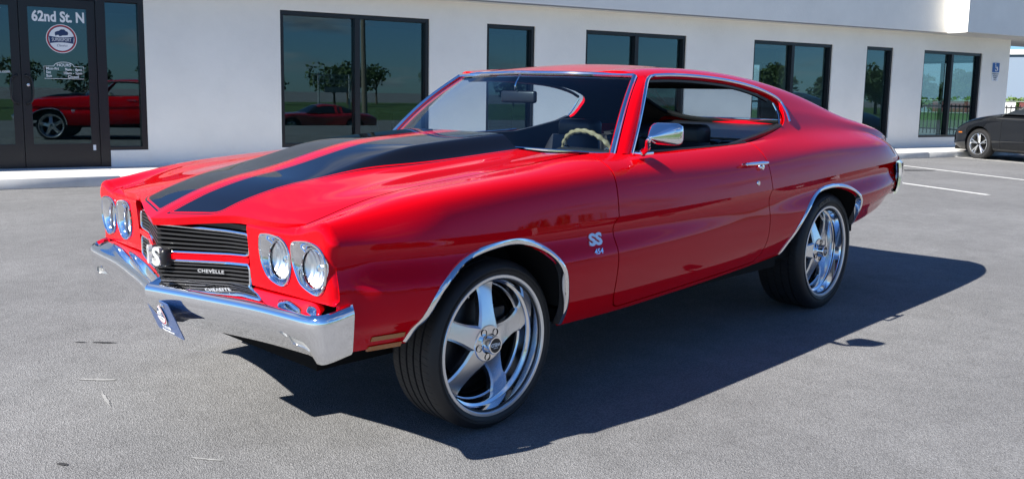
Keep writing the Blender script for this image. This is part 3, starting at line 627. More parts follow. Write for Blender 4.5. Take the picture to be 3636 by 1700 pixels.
for s in (1, -1):
    for k, (cy, cz) in {'outer': (.803, .686), 'inner': (.615, .691)}.items():
        P = BEZ[k]; n = len(P); xl = .752; r = .0655; ang = np.arctan2(P[:, 1]-cz, P[:, 0]-cy)
        b = MB(); rings = []
        for f_ in (0, .03, .5, .93, 1.):
            ring = []
            for p, a in zip(P, ang):
                c_ = np.array([cy+r*math.cos(a), cz+r*math.sin(a)]); g = f_**.8; q = p*(1-g)+c_*g
                x0 = face_x(*p)+.004; ring.append((x0-(x0-xl)*f_**1.3, s*q[0], q[1]))
            rings.append(ring)
        for ring in rings: b.V += ring
        nb = len(rings)
        for i in range(nb-1):
            for j in range(n): f4 = (i*n+j, i*n+(j+1) % n, (i+1)*n+(j+1) % n, (i+1)*n+j); b.F.append(f4 if s < 0 else f4[::-1]); b.M.append(0)
        b.tube([(face_x(*p)+.003, s*p[0], p[1]) for p in P], .0045, 6, closed=True)
        bz = b.build('headlamp_bezel', CHROME, car)
        lb = MB(); prof = [(.0, .014), (.02, .0125), (.04, .008), (.055, .002), (.0635, -.005), (.065, -.012)]
        lb.lathe([(rr, a) for rr, a in prof], 40, 'x', 0, (xl-.002, s*cy, cz)); fix_normals(lb.build('headlamp_lens', glass('lamp_glass', (.93, .95, .96), 1.5), bz))
        lb = MB(); lb.lathe([(.0645, -.010), (.056, -.018), (.042, -.028), (.022, -.035), (0, -.037)], 40, 'x', 0, (xl-.002, s*cy, cz)); fix_normals(lb.build('headlamp_reflector', LENS, bz))
        lb = MB(); lb.lathe([(0, -.012), (.010, -.014), (.012, -.020), (.010, -.034)], 16, 'x', 0, (xl-.002, s*cy, cz)); fix_normals(lb.build('bulb_shield', CHROME, bz))
        rb = MB(); rb.lathe([(.0655, -.002), (.0655, .003), (.0635, .005), (.0625, .001)], 40, 'x', 0, (xl-.001, s*cy, cz)); fix_normals(rb.build('retaining_ring', CHROME, bz))
# grille
def xg(y): y = abs(y); return float(np.interp(y, [0, .33, .46], [.866, .772, .760]))
def zl1(y): return .655+.028*abs(y)/.45
def zl2(y): return .541+.030*abs(y)/.45
YE = .446
def loop(zt, zb_, dx):
    P = []; r = .022
    for y in np.linspace(-YE+r, YE-r, 41): P.append((xg(y)+dx, y, zt(y)))
    for a in np.linspace(90, 0, 5)[1:-1]: P.append((xg(YE)+dx, YE-r+r*math.cos(R(a)), zt(YE)-r+r*math.sin(R(a))))
    P.append((xg(YE)+dx, YE, zt(YE)-r)); P.append((xg(YE)+dx, YE, zb_(YE)+r))
    for a in np.linspace(0, -90, 5)[1:-1]: P.append((xg(YE)+dx, YE-r+r*math.cos(R(a)), zb_(YE)+r+r*math.sin(R(a))))
    for y in np.linspace(YE-r, -YE+r, 41): P.append((xg(y)+dx, y, zb_(y)))
    for a in np.linspace(-90, -180, 5)[1:-1]: P.append((xg(YE)+dx, -YE+r+r*math.cos(R(a)), zb_(YE)+r+r*math.sin(R(a))))
    P.append((xg(YE)+dx, -YE, zb_(YE)+r)); P.append((xg(YE)+dx, -YE, zt(YE)-r))
    for a in np.linspace(180, 90, 5)[1:-1]: P.append((xg(YE)+dx, -YE+r+r*math.cos(R(a)), zt(YE)-r+r*math.sin(R(a))))
    return P
UT, UB, LT, LB = (lambda y: .757), zl1, (lambda y: zl1(y)-.030), zl2
GBAR = mat('satin_black_grille', (.022, .022, .024), .32)
gr = empty('grille', (.8, 0, .65), 0, car); gr.location = (0, 0, 0)
for (t_, b_) in ((UT, UB), (LT, LB)):
    m_ = MB(); m_.tube(loop(t_, b_, .0), .0062, 8, closed=True); m_.build('grille_frame', CHROME, gr)
    for k in range(1, 6):
        yy = np.linspace(-YE+.004, YE-.004, 35); V = []; F = []
        for y in yy:
            z = b_(y)+(t_(y)-b_(y))*k/6; x = xg(y)
            V += [(x+.002, y, z-.0028), (x+.002, y, z+.0028), (x-.045, y, z+.0045), (x-.045, y, z-.0035)]
        for i in range(len(yy)-1):
            for j in range(4): F.append((i*4+j, (i+1)*4+j, (i+1)*4+(j+1) % 4, i*4+(j+1) % 4))
        fix_normals(mobj('grille_bar', V, F, GBAR, gr, smooth=False))
def ribbon(name, zt, zb_, dx, th, m, y0=-.46, y1=.46, par=None, n=41):
    yy = np.linspace(y0, y1, n); V = []; F = []
    for y in yy: V += [(xg(y)+dx, y, zb_(y)), (xg(y)+dx, y, zt(y)), (xg(y)+dx-th, y, zt(y)), (xg(y)+dx-th, y, zb_(y))]
    for i in range(n-1):
        for j in range(4): F.append((i*4+j, (i+1)*4+j, (i+1)*4+(j+1) % 4, i*4+(j+1) % 4))
    F += [(0, 1, 2, 3), tuple((n-1)*4+j for j in (3, 2, 1, 0))]
    return fix_normals(mobj(name, V, F, m, par or gr, sharp=30))
ribbon('grille_backing', lambda y: .80, lambda y: .50, -.052, .02, FLAT)
for s in (1, -1): ribbon('grille_crossbar', lambda y: zl1(y)-.006, lambda y: zl1(y)-.024, .010, .05, PAINT, s*.055, s*.452, n=24)
ribbon('lower_grille_strip', lambda y: zl2(y)-.008, lambda y: zl2(y)-.022, .008, .05, PAINT)
ribbon('upper_grille_strip', lambda y: .783, lambda y: .766, -.012, .03, BLK)
m_ = MB(); m_.rbox((.835, -.070, .606), (.886, .070, .672), .016, 3); em = m_.build('front_emblem', BLK, car); EMBL = mat('emblem_silver', (.78, .79, .80), .28, .6)
for s, ya in ((1, .033), (-1, -.033)): text_obj('emblem_letter', 'S', .092, frame((.888, ya, .640), (-.18*s, 1, 0), (0, 0, 1)), EMBL, em, .007, .003, shear=.0, sx=1.08)
text_obj('grille_script', 'CHEVELLE', .0165, frame((xg(.255)+.009, .255, zl2(.255)+.050), (-.28, 1, .05), (0, 0, 1)), mat('script_silver', (.50, .51, .52), .3, .5), gr, .0015, .0002, sx=1.6, space=1.08)
# front bumper
RID = [(.926,0,.530),(.912,.08,.531),(.884,.26,.534),(.852,.55,.541),(.846,.78,.546),(.842,.86,.547),(.833,.905,.549),(.812,.938,.553),(.775,.954,.560),(.712,.961,.573)]
RP = smooth_open(RID, 14)
def bumper_half():
    V = []; F = []; n = len(RP); acc = np.concatenate([[0], np.cumsum(np.linalg.norm(np.diff(RP, axis=0), axis=1))])/1.; tot = acc[-1]
    for i, p in enumerate(RP):
        a = RP[max(i-1, 0)].copy(); b_ = RP[min(i+1, n-1)].copy()
        if i == 0: a = RP[1]*np.array([1, -1, 1])
        t = b_-a; t[2] = 0; t /= np.linalg.norm(t); nn = np.array([t[1], -t[0], 0])
        e = float(sstep(.80, .955, p[1])) if i < n-1 else 1.; e = float(sstep(tot-.26, tot-.10, acc[i]))
        l = .165*(1-e)+.020*e; bb = .068*(1-e)+.012*e; h = .140*(1-e)+.148*e; cdip = .010*math.exp(-(p[1]/.09)**2)
        prof = [(-l, .046*(1-e)-.004*e), (-l*.62, .041*(1-e)), (-l*.38, .030*(1-e)), (-.034, .017*(1-e)+.002*e), (-.021, .0135), (-.011, .0085), (-.0045, .0015), (-.001, -.008), (0, -.020), (-.0015, -.034), (-.012*(1-e)-.004*e, -.062), (-.040*(1-e)-.008*e, -.10), (-bb, -h+.014), (-bb-.006, -h+.003), (-bb-.018, -h), (-bb-.045, -h+.004)]
        for (o_, z) in prof: V.append(p+nn*o_+np.array([0, 0, z]))
    k = len(prof)
    for i in range(n-1):
        for j in range(k-1): F.append((i*k+j, i*k+j+1, (i+1)*k+j+1, (i+1)*k+j))
    return PM(np.array(V), F)
bh = bumper_half()
TS = [(.715,.494),(.765,.484),(.842,.480),(.880,.436),(.765,.440)]
f_ = sdf_poly(TS, bh.V[:, 1:]); f_ = np.where(bh.V[:, 0] > .74, f_, 1.)
sig, bh2 = bh.split(f_)
bum = bh2.join(bh2.mirror()).flange(.02).obj('front_bumper', CHROME, car, sharp=50)
SIGL = mat('signal_lens_clear', (.46, .46, .44), .3, 0, .5)
for pm in (sig, sig.mirror()):
    n = pm.normals(); q = PM(pm.V-n*.004, pm.F); q.obj('turn_signal', SIGL, bum)
for s in (1, -1):
    for y, z in ((.56, .515), (.905, .50)):
        b = MB(); xx = float(np.interp(y, [.56, .905], [.838, .822])); b.lathe([(0, .004), (.006, .003), (.009, -.004)], 12, 'x', 0, (xx, s*y, z)); fix_normals(b.build('bumper_bolt', CHROME, bum))
# plate under the bumper
PC = np.array([.878, .026, .4195]); PU = np.array([.041, .31, .012]); PVv = np.array([.048, -.004, .118])
plate = empty('dealer_plate', (0, 0, 0), 0, car)
Mp = frame(PC, PU, PVv)
NAVY = mat('navy_plate', (.018, .065, .21), .35, 0, .5, coat=.6)
b = MB(); rr = [(sx*(.1525-.012)+.012*math.cos(R(a)), sz*(.0745-.012)+.012*math.sin(R(a))) for sx, sz, a0 in ((1, 1, 0), (-1, 1, 90), (-1, -1, 180), (1, -1, 270)) for a in (a0, a0+30, a0+60, a0+90)]
b.poly(rr, -.0015, .0015, 'z'); pl = b.build('plate', NAVY, plate); pl.data.transform(Mp)
badge(plate, Mp @ Matrix.Translation((0, .016, .0016)), .050)
text_obj('plate_text', '727 201-6208', .016, Mp @ Matrix.Translation((0, -.047, .0018)), WHITE, plate, .0002, .0003)
text_obj('plate_text', 'supersportclassics.com', .014, Mp @ Matrix.Translation((0, -.062, .0018)), WHITE, plate, .0002, .0002)
for sx in (-1, 1):
    b = MB(); b.lathe([(0, .004), (.005, .003), (.007, 0)], 10, 'z', 0, (sx*.085, .058, .0015)); o = fix_normals(b.build('plate_screw', CHROME, plate)); o.data.transform(Mp)
# windshield, pillars, trims
def ws_bot(v): y = .785*v; return np.array([-.615-.19*abs(v)**2.2, y, .990+.012*(1-v*v)])
def ws_top(v): y = .612*v; return np.array([float(head_x(y))+.004, y, float(np.interp(abs(v), [0, .5, 1], [1.337, 1.336, 1.330]))])
def ws(u, v):
    v = v*2-1; p = ws_bot(v)*(1-u)+ws_top(v)*u; n_ = np.array([.55, .25*v, .8]); return p+n_*.030*math.sin(math.pi*u)*(1-.3*v*v)
V, F = grid(ws, 16, 40); fix_normals(mobj('windshield', V, F, CARGL, car))
trim = MB(); trim.tube([ws(1, t)+np.array([.002, 0, .006]) for t in np.linspace(0, 1, 41)], .011, 8); trim.build('windshield_trim', CHROME, car)
for s in (0, 1):
    b = MB(); b.tube([ws(u, s)+np.array([.004, (s*2-1)*.004, .004]) for u in np.linspace(0, 1, 17)], .0115, 8); b.build('windshield_trim', CHROME, car)
b = MB(); b.tube([ws(0, t)+np.array([.006, 0, .004]) for t in np.linspace(0, 1, 41)], .007, 6); b.build('windshield_trim', CHROME, car)
GA = smooth_open([(-.890,.818,.995),(-1.00,.772,1.120),(-1.12,.712,1.242),(-1.20,.668,1.310),(-1.262,.640,1.334)], 5)
for s in (1, -1):
    k = len(GA); V = []; F = []
    for i, g in enumerate(GA):
        u = i/(k-1); wv = ws(u, 1.0); wv = wv+np.array([-.004, .006, 0]); mid = (wv+g)/2+np.array([.006, .012, .006])
        for p in (wv-np.array([0, .03, .01]), wv, wv*.7+mid*.3+np.array([.002, .003, 0]), mid, mid*.3+g*.7+np.array([0, .003, 0]), g, g-np.array([0, .035, 0])): V.append((p[0], s*p[1], p[2]))
    # extend under the roof skin
    for i in range(k-1):
        for j in range(6): f4 = (i*7+j, i*7+j+1, (i+1)*7+j+1, (i+1)*7+j); F.append(f4)
    o = fix_normals(mobj('windshield_pillar', V, F, PAINT, car, sharp=60))
    dl = [(-.876,.822,.998)]+[tuple(g+np.array([0, .004, 0])) for g in GA[2:]]
    TR = [(-.882,1.0),(-1.024,1.155),(-1.15,1.27),(-1.262,1.338),(-1.463,1.347),(-1.713,1.343),(-1.982,1.326),(-2.215,1.295),(-2.36,1.258),(-2.415,1.225),(-2.42,1.172),(-2.412,1.115)]
    TR2 = smooth_open(TR[3:], 6); path = [g+np.array([-.002, .006, 0]) for g in GA]+[np.array([x, side_y(x, z)+.003, z]) for x, z in TR2[2:]]
    b = MB(); b.tube([(p[0], s*p[1], p[2]) for p in path], .0085, 8); b.build('window_trim', CHROME, car)
    inner = MB(); inner.tube([(x, s*(side_y(x, z)-.020), z-.012) for x, z in smooth_open([(-1.27,1.325),(-1.463,1.33),(-1.713,1.325),(-1.982,1.308),(-2.19,1.275),(-2.31,1.24)], 5)], .010, 6); inner.build('weather_strip', BLK, car)
    inner = MB(); inner.tube([(x, s*(side_y(x, z)-.012), z) for x, z in smooth_open([(-2.345,1.215),(-2.335,1.15),(-2.305,1.10)], 4)], .005, 6); inner.build('quarter_window_trim', CHROME, car)
    bl = MB(); bl.tube([(x, s*(float(L_P4[0](x))-.004), float(L_P4[1](x))+.002) for x in np.linspace(-.90, -1.86, 20)], .006, 6); bl.build('belt_strip', CHROME if s < 0 else BLK, car)
    # wheel opening mouldings
    for A in (ARCH_F, ARCH_R):
        P = [(x, z) for x, z in A if z > float(S_ZB(x))-.006]
        V = []; F = []; cz = .40
        ctr = np.array([np.mean([p[0] for p in P]), .45])
        for i, (x, z) in enumerate(P):
            a = np.array(P[max(i-1, 0)]); c_ = np.array(P[min(i+1, len(P)-1)]); t = c_-a; t /= np.linalg.norm(t); nn = np.array([-t[1], t[0]]); nn = nn if nn@(np.array([x, z])-ctr) > 0 else -nn
            for dr, dy in ((-.003, -.030), (-.003, .004), (.004, .0085), (.012, .0075), (.019, .003), (.0195, -.004)):
                q = np.array([x, z])+nn*dr; V.append((q[0], s*(body_yz(x+nn[0]*max(dr, .002), max(z+nn[1]*max(dr, .002), float(S_ZB(x))))+dy), q[1]))
        for i in range(len(P)-1):
            for j in range(5): F.append((i*6+j, i*6+j+1, (i+1)*6+j+1, (i+1)*6+j))
        fix_normals(mobj('arch_moulding', V, F, CHROME, car, sharp=50))
        A = np.array([q for q in A if q[1] > (.42 if q[0] > -1 else .47)]); b = MB(); k = len(A); V = [(x, s*(body_yz(min(x, .74), max(z, .45))-.012), z) for x, z in A]+[(x, s*.56, z) for x, z in A]
        F = [(i, i+1, k+i+1, k+i) for i in range(k-1)]+[tuple(range(k, 2*k))]; mobj('wheel_well', V, F, FLAT, car)
# side badges, marker lamp, handle, lock, mirror
def onb(x, z, d=.002): return (x, body_yz(x, z)+d, z)
def side_frame(x, z, s=1, d=.002):
    a = np.array(onb(x-.04, z)); b_ = np.array(onb(x+.04, z)); c_ = np.array(onb(x, z-.02)); e = np.array(onb(x, z+.02)); o_ = np.array(onb(x, z, d))
    return frame(o_, a-b_, e-c_) if s > 0 else frame(o_*[1, -1, 1], (b_-a)*[1, -1, 1], (e-c_)*[1, -1, 1])
for s, fo in ((1, fen_l), (-1, fen_r)):
    text_obj('fender_badge', 'SS', .066, side_frame(-.508, .672, s), EMBL, fo, .003, .003, shear=.15, sx=1.35)
    text_obj('fender_badge', '454', .030, side_frame(-.508, .628, s), CHROME, fo, .002, .0006, shear=.25, sx=1.25)
    AMB = mat('amber_lens', (.36, .10, .006), .2, coat=1); RECH = BLK
    for dz in (.018, -.018):
        V = []; F = []
        for i, x in enumerate(np.linspace(.595, .460, 8)):
            for z in (.430+dz-.0085, .430+dz+.0085):
                p = onb(x, z, .0045); V.append((p[0], s*p[1], p[2])); q = onb(x, z, -.006); V.append((q[0], s*q[1], q[2]))
        for i in range(7): a = i*4; F += [(a, a+4, a+6, a+2), (a, a+1, a+5, a+4), (a+2, a+6, a+7, a+3)]
        F += [(0, 2, 3, 1), (28, 29, 31, 30)]
        mo = fix_normals(mobj('side_marker', V, F, AMB, fo, sharp=30))
for s, do in ((1, door_l), (-1, door_r)):
    b = MB(); hx0, hx1, hz = -1.655, -1.875, .925
    pts = [onb(x, hz, .030) for x in np.linspace(hx0, hx1, 8)]
    b.tube([(p[0], s*p[1], p[2]) for p in pts], [.004, .0075, .0085, .0085, .0085, .0095, .0095, .006], 8)
    for x in (-1.675, -1.835): p, q = onb(x, hz, .030), onb(x, hz-.006, -.004); b.tube([(p[0], s*p[1], p[2]), (q[0], s*q[1], q[2])], .008, 8)
    h = b.build('door_handle', CHROME, do)
    b = MB(); p = onb(-1.835, hz-.022, .0); b.lathe([(0, .022), (.012, .020), (.015, .014), (.015, -.004)], 16, 'y', 0, (p[0], 0, p[2])); 
    b.V = [(v[0], s*(p[1]+v[1]), v[2]) for v in b.V]; fix_normals(b.build('handle_button', CHROME, do))
    b = MB(); p = onb(-1.797, .826, 0); b.lathe([(0, .006), (.006, .0065), (.011, .006), (.013, .002), (.013, -.004)], 18, 'y', 0, (p[0], 0, p[2])); b.V = [(v[0], s*(p[1]+v[1]), v[2]) for v in b.V]
    fix_normals(b.build('door_lock', CHROME, do))
# mirror on the driver's door
mir = empty('side_mirror', (0, 0, 0), 0, car)
hc = np.array([-.880, .990, 1.090]); V = []; F = []; nn = 28
for k_, (dx, sc) in enumerate([(-.040, .0), (-.040, .92), (-.036, .98), (-.024, 1.0), (-.012, .97), (.008, .80), (.034, .52), (.056, .27), (.068, .13), (.071, .0)]):
    for j in range(nn):
        a = 2*math.pi*j/nn; ca, sa = math.cos(a), math.sin(a); e = 5.; r_ = (abs(ca)**e+abs(sa)**e)**(-1/e); y = .078*r_*ca*sc; z = .047*r_*sa*sc-.016*max(0, (dx+.005)/.08); V.append(hc+np.array([dx, y-.020*max(0, (dx+.005)/.08), z]))
for k_ in range(9):
    for j in range(nn): F.append((k_*nn+j, k_*nn+(j+1) % nn, (k_+1)*nn+(j+1) % nn, (k_+1)*nn+j))
fix_normals(PM(np.array(V), F).weld().obj('mirror_head', CHROME, mir, sharp=45))
b = MB(); pts = smooth_open([(-.905,.875,1.004),(-.885,.890,1.010),(-.850,.935,1.030),(-.818,.958,1.058),(-.812,.972,1.072)], 5)
b.tube(pts, np.linspace(.017, .009, len(pts)), 10); b.rbox((-.965, .853, .994), (-.865, .893, 1.008), .006, 2); b.build('mirror_arm', CHROME, mir)
# tail: rear louvres, rear bumper, tail panel, lamps
for s in (1, -1):
    for i, z in enumerate(np.linspace(.822, .672, 7)):
        x0 = float(np.interp(z, [.66, .83], [-3.655, -3.715])); b = MB(); V = []
        for x in (x0+.016, x0-.016):
            for dz in (-.0036, .0036):
                p = onb(x, z+dz, .003); V.append((p[0], s*p[1], p[2])); q = onb(x, z+dz, -.004); V.append((q[0], s*q[1], q[2]))
        F = [(0, 2, 6, 4), (0, 4, 5, 1), (2, 3, 7, 6), (0, 1, 3, 2), (4, 6, 7, 5)]; fix_normals(mobj('quarter_louvre', V, F, BLK, car, smooth=False))
RB = smooth_open([(-4.085,0,.745),(-4.08,.40,.745),(-4.055,.66,.745),(-4.00,.79,.745),(-3.91,.865,.745),(-3.81,.902,.748),(-3.745,.915,.750)], 8)
V = []; F = []; prof = [(-.06, .107), (-.014, .106), (-.002, .09), (.004, .04), (.006, 0), (.002, -.06), (-.008, -.10), (-.02, -.112), (-.07, -.114)]
for i, p in enumerate(RB):
    a, b_ = RB[max(i-1, 0)], RB[min(i+1, len(RB)-1)]; t = b_-a; t[2] = 0; t /= np.linalg.norm(t); n_ = np.array([-t[1], t[0], 0])
    for o_, z in prof: V.append(p+n_*o_+np.array([0, 0, z]))
k = len(prof)
for i in range(len(RB)-1):
    for j in range(k-1): F.append((i*k+j, (i+1)*k+j, (i+1)*k+j+1, i*k+j+1))
rb = PM(np.array(V), F); rb = rb.join(rb.mirror()).flange(.015); rbo = fix_normals(rb.obj('rear_bumper', CHROME, car))
for s in (1, -1):
    b = MB(); b.rbox((-4.092, s*.63-.13, .69), (-4.06, s*.63+.13, .80), .012, 2); b.build('tail_lamp', mat('red_lens', (.3, .004, .004), .15, coat=1), rbo)
b = MB(); b.box((-3.99, -.66, .52), (-3.94, .66, .94)); b.build('tail_panel', PAINT, car)
b = MB(); b.box((-3.94, -.66, .80), (-3.30, .66, .86)); b.build('trunk_light_block', FLAT, car)  # unseen black box added under the deck to stop sun leaking through the tail
b = MB(); b.tube([(float(-3.282-.0*y), y, float(np.interp(abs(y), [0, .3, .6], [1.090, 1.090, 1.092]))+.004) for y in np.linspace(-.58, .58, 21)], .006, 6); b.build('rear_window_trim', CHROME, car)
# under body
b = MB(); b.box((-3.6, -.60, .28), (.60, .60, .34)); b.box((-2.2, -.86, .345), (-.36, .86, .40)); b.box((-3.9, -.55, .34), (-3.1, .55, .5)); b.box((-2.95, -.45, .30), (-2.75, .45, .40)); b.build('under_body', FLAT, car)
b = MB(); b.tube([(-3.4, .35, .30), (-3.7, .38, .33), (-4.0, .40, .40)], .03, 8); b.build('tail_pipe', ALU, car)
# ------------------------------------------------------------------ cabin
SEATM = VINYL
b = MB(); b.box((-.60, -.80, .35), (-.70, .80, .955)); b.build('firewall', FLAT, car)
V, F = grid(lambda u, v: ((-.66-.16*(1-(2*v-1)**2*-.0)-.50*u+(.0 if u > .01 else .0), (2*v-1)*(.74+.03*u), .985-.03*u-.06*max(0, u-.8)/.2), ) [0], 8, 12)
da = MB().add(V, F); da.rbox((-1.20, -.76, .70), (-1.08, .76, .955), .03, 3); da.build('dashboard', VINYL, car)
b = MB(); b.rbox((-1.21, .20, .86), (-1.10, .60, .985), .03, 3); b.build('instrument_hood', VINYL, car)
for s in (1, -1):
    b = MB(); b.poly([(-.86,.42),(-.86,.990),(-1.80,1.012),(-2.0,1.042),(-2.19,1.074),(-2.30,1.105),(-2.36,1.06),(-2.62,1.0),(-2.62,.42)], s*.765, s*.795, 'y'); b.rbox((-1.75, s*.74-.03, .70), (-1.15, s*.74+.04, .75), .012, 2); b.build('door_card', VINYL, car)
def seat(y0):
    st = empty('front_seat', (0, 0, 0), 0, car)
    b = MB(); b.rbox((-1.85, y0-.25, .40), (-1.28, y0+.25, .58), .06, 4); b.build('cushion', SEATM, st)
    b = MB()
    def bk(u, v):
        a = 2*math.pi*v; e = 3.; ca, sa = math.cos(a), math.sin(a); r = (abs(ca)**e+abs(sa)**e)**(-1/e); wd = .25*(1-.25*u**4); th = .07*(1-.3*u**3)
        return (-1.78-.17*u+th*r*sa, y0+wd*r*ca, .50+.50*u)
    V, F = grid(bk, 12, 24); b.add(V, F); V2 = [bk(1, j/24) for j in range(24)]; b.add(V2, [tuple(range(24))]); fix_normals(b.build('backrest', SEATM, st))
    b = MB(); b.rbox((-2.05, y0-.15, .975), (-1.93, y0+.15, 1.095), .035, 4); b.build('head_rest', SEATM, st)
    return st
seat(.38); seat(-.38)
b = MB(); b.rbox((-2.50, -.68, .40), (-2.05, .68, .62), .06, 4); rs = b.build('rear_seat', SEATM, car)
for i in range(14):
    y = -.65+i*.1; b = MB(); b.rbox((-2.62, y-.049, .58), (-2.47, y+.049, .985), .028, 3); b.build('seat_pleat', SEATM, rs)
b = MB(); b.add([(-2.56, -.66, 1.0), (-2.56, .66, 1.0), (-3.285, .64, 1.072), (-3.285, -.64, 1.072), (-2.56, -.66, .97), (-2.56, .66, .97), (-3.285, .64, 1.04), (-3.285, -.64, 1.04)], [(0, 1, 2, 3), (7, 6, 5, 4), (0, 4, 5, 1), (2, 6, 7, 3), (1, 5, 6, 2), (3, 7, 4, 0)]); b.build('parcel_shelf', VINYL, car)
b = MB(); b.box((-2.6, -.80, .36), (-.66, .80, .405)); b.build('floor_carpet', FLAT, car)
hl = HEADL; n = hl.normals(); hl = PM(hl.V-n*.022, [f[::-1] for f in hl.F]); _, hl = hl.split(-2.62-hl.V[:, 0]) if False else (None, hl)
keep, _ = hl.split(-3.34-hl.V[:, 0]); sd_ = np.maximum(sdf_poly(BACK, xy(keep)), -1); _, keep = keep.split(sd_)
keep.join(keep.mirror()).obj('headliner', mat('black_headliner', (.008, .008, .009), .8), car)
# steering wheel
stw = empty('steering_wheel', (0, 0, 0), 0, car); c0 = np.array([-1.20, .365, .925]); tilt = R(28)
ux = np.array([0, 1., 0]); uz = np.array([math.sin(tilt), 0, math.cos(tilt)]); un = np.array([-math.cos(tilt), 0, math.sin(tilt)])
WOOD = mat('tan_wheel_rim', (.27, .21, .115), .32, 0, .5, coat=.8)
b = MB(); NR = 96; b.tube([c0+.165*(math.cos(2*math.pi*i/NR)*ux+math.sin(2*math.pi*i/NR)*uz) for i in range(NR)], [.0115+.0020*(1 if (i//2) % 2 else -1) for i in range(NR)], 8, closed=True); b.build('wheel_rim', WOOD, stw)
for a in (90, 210, 330):
    b = MB(); d = math.cos(R(a+180))*ux+math.sin(R(a+180))*uz; b.tube([c0-un*.03, c0+d*.09-un*.015, c0+d*.16], [.016, .012, .008], 6); b.build('wheel_spoke', CHROME, stw)
b = MB(); b.tube([c0-un*.05, c0+un*.01], .045, 16); b.tube([c0-un*.05, c0-un*.35], .03, 10); b.build('wheel_hub', BLK, stw)
b = MB(); b.rbox((-1.075, -.12, 1.195), (-1.045, .12, 1.255), .012, 3); rv = b.build('interior_mirror', BLK, car)
b = MB(); b.tube(smooth_open([(-1.06, 0, 1.24), (-1.04, 0, 1.28), (-1.07, 0, 1.325)], 4), .006, 6); b.build('mirror_stalk', CHROME, rv)
# ------------------------------------------------------------------ body trim: rake, length and nose taper of the finished shell
def body_trim(co):
    x, y, z = co[:, 0], np.abs(co[:, 1]), co[:, 2]
    x2 = .0463+.9872*x-.0367*y+.0004*z-.0076*x*x+.0092*x*y+.0052*x*z+.0004*y*y-.0076*y*z
    z2 = .0023+.0071*x-.0022*y+1.0222*z+.0012*x*y-.0077*x*z+.0004*y*y-.0029*y*z
    s = sstep(.30, .72, x); out_ = co.copy(); out_[:, 0] = x2-.023*s*y; out_[:, 1] = co[:, 1]*(1-.034*s); out_[:, 2] = z2; return out_
seen = set()
def trim_tree(o):
    for c_ in o.children:
        if c_.type == 'MESH' and c_.data.name not in seen:
            seen.add(c_.data.name); co = np.empty(len(c_.data.vertices)*3); c_.data.vertices.foreach_get('co', co); c_.data.vertices.foreach_set('co', body_trim(co.reshape(-1, 3)).ravel()); c_.data.update()
        trim_tree(c_)
trim_tree(car)
# ------------------------------------------------------------------ wheels of the coupe
def tread_mat():
    m = mat('tyre_tread', (.016, .016, .017), .62); t = m.node_tree; n = t.nodes; b_ = n['Principled BSDF']; l = t.links
    c = n.new('ShaderNodeTexCoord'); s = n.new('ShaderNodeSeparateXYZ'); l.new(c.outputs['Object'], s.inputs[0])
    a = n.new('ShaderNodeMath'); a.operation = 'ARCTAN2'; l.new(s.outputs[2], a.inputs[0]); l.new(s.outputs[0], a.inputs[1])
    k = n.new('ShaderNodeMath'); k.operation = 'MULTIPLY'; l.new(a.outputs[0], k.inputs[0]); k.inputs[1].default_value = 76
    y = n.new('ShaderNodeMath'); y.operation = 'MULTIPLY_ADD'; l.new(s.outputs[1], y.inputs[0]); y.inputs[1].default_value = 55; l.new(k.outputs[0], y.inputs[2])
    si = n.new('ShaderNodeMath'); si.operation = 'SINE'; l.new(y.outputs[0], si.inputs[0])
    r = n.new('ShaderNodeValToRGB'); r.color_ramp.elements[0].position = .78; r.color_ramp.elements[1].position = .90; r.color_ramp.elements[0].color = (1, 1, 1, 1); r.color_ramp.elements[1].color = (0, 0, 0, 1); l.new(si.outputs[0], r.inputs[0])
    bp = n.new('ShaderNodeBump'); bp.inputs['Strength'].default_value = .9; bp.inputs['Distance'].default_value = .004; l.new(r.outputs[0], bp.inputs['Height']); l.new(bp.outputs[0], b_.inputs['Normal']); return m
TREAD = tread_mat(); LIPM = mat('brushed_lip', (.84, .84, .84), .30, .85)
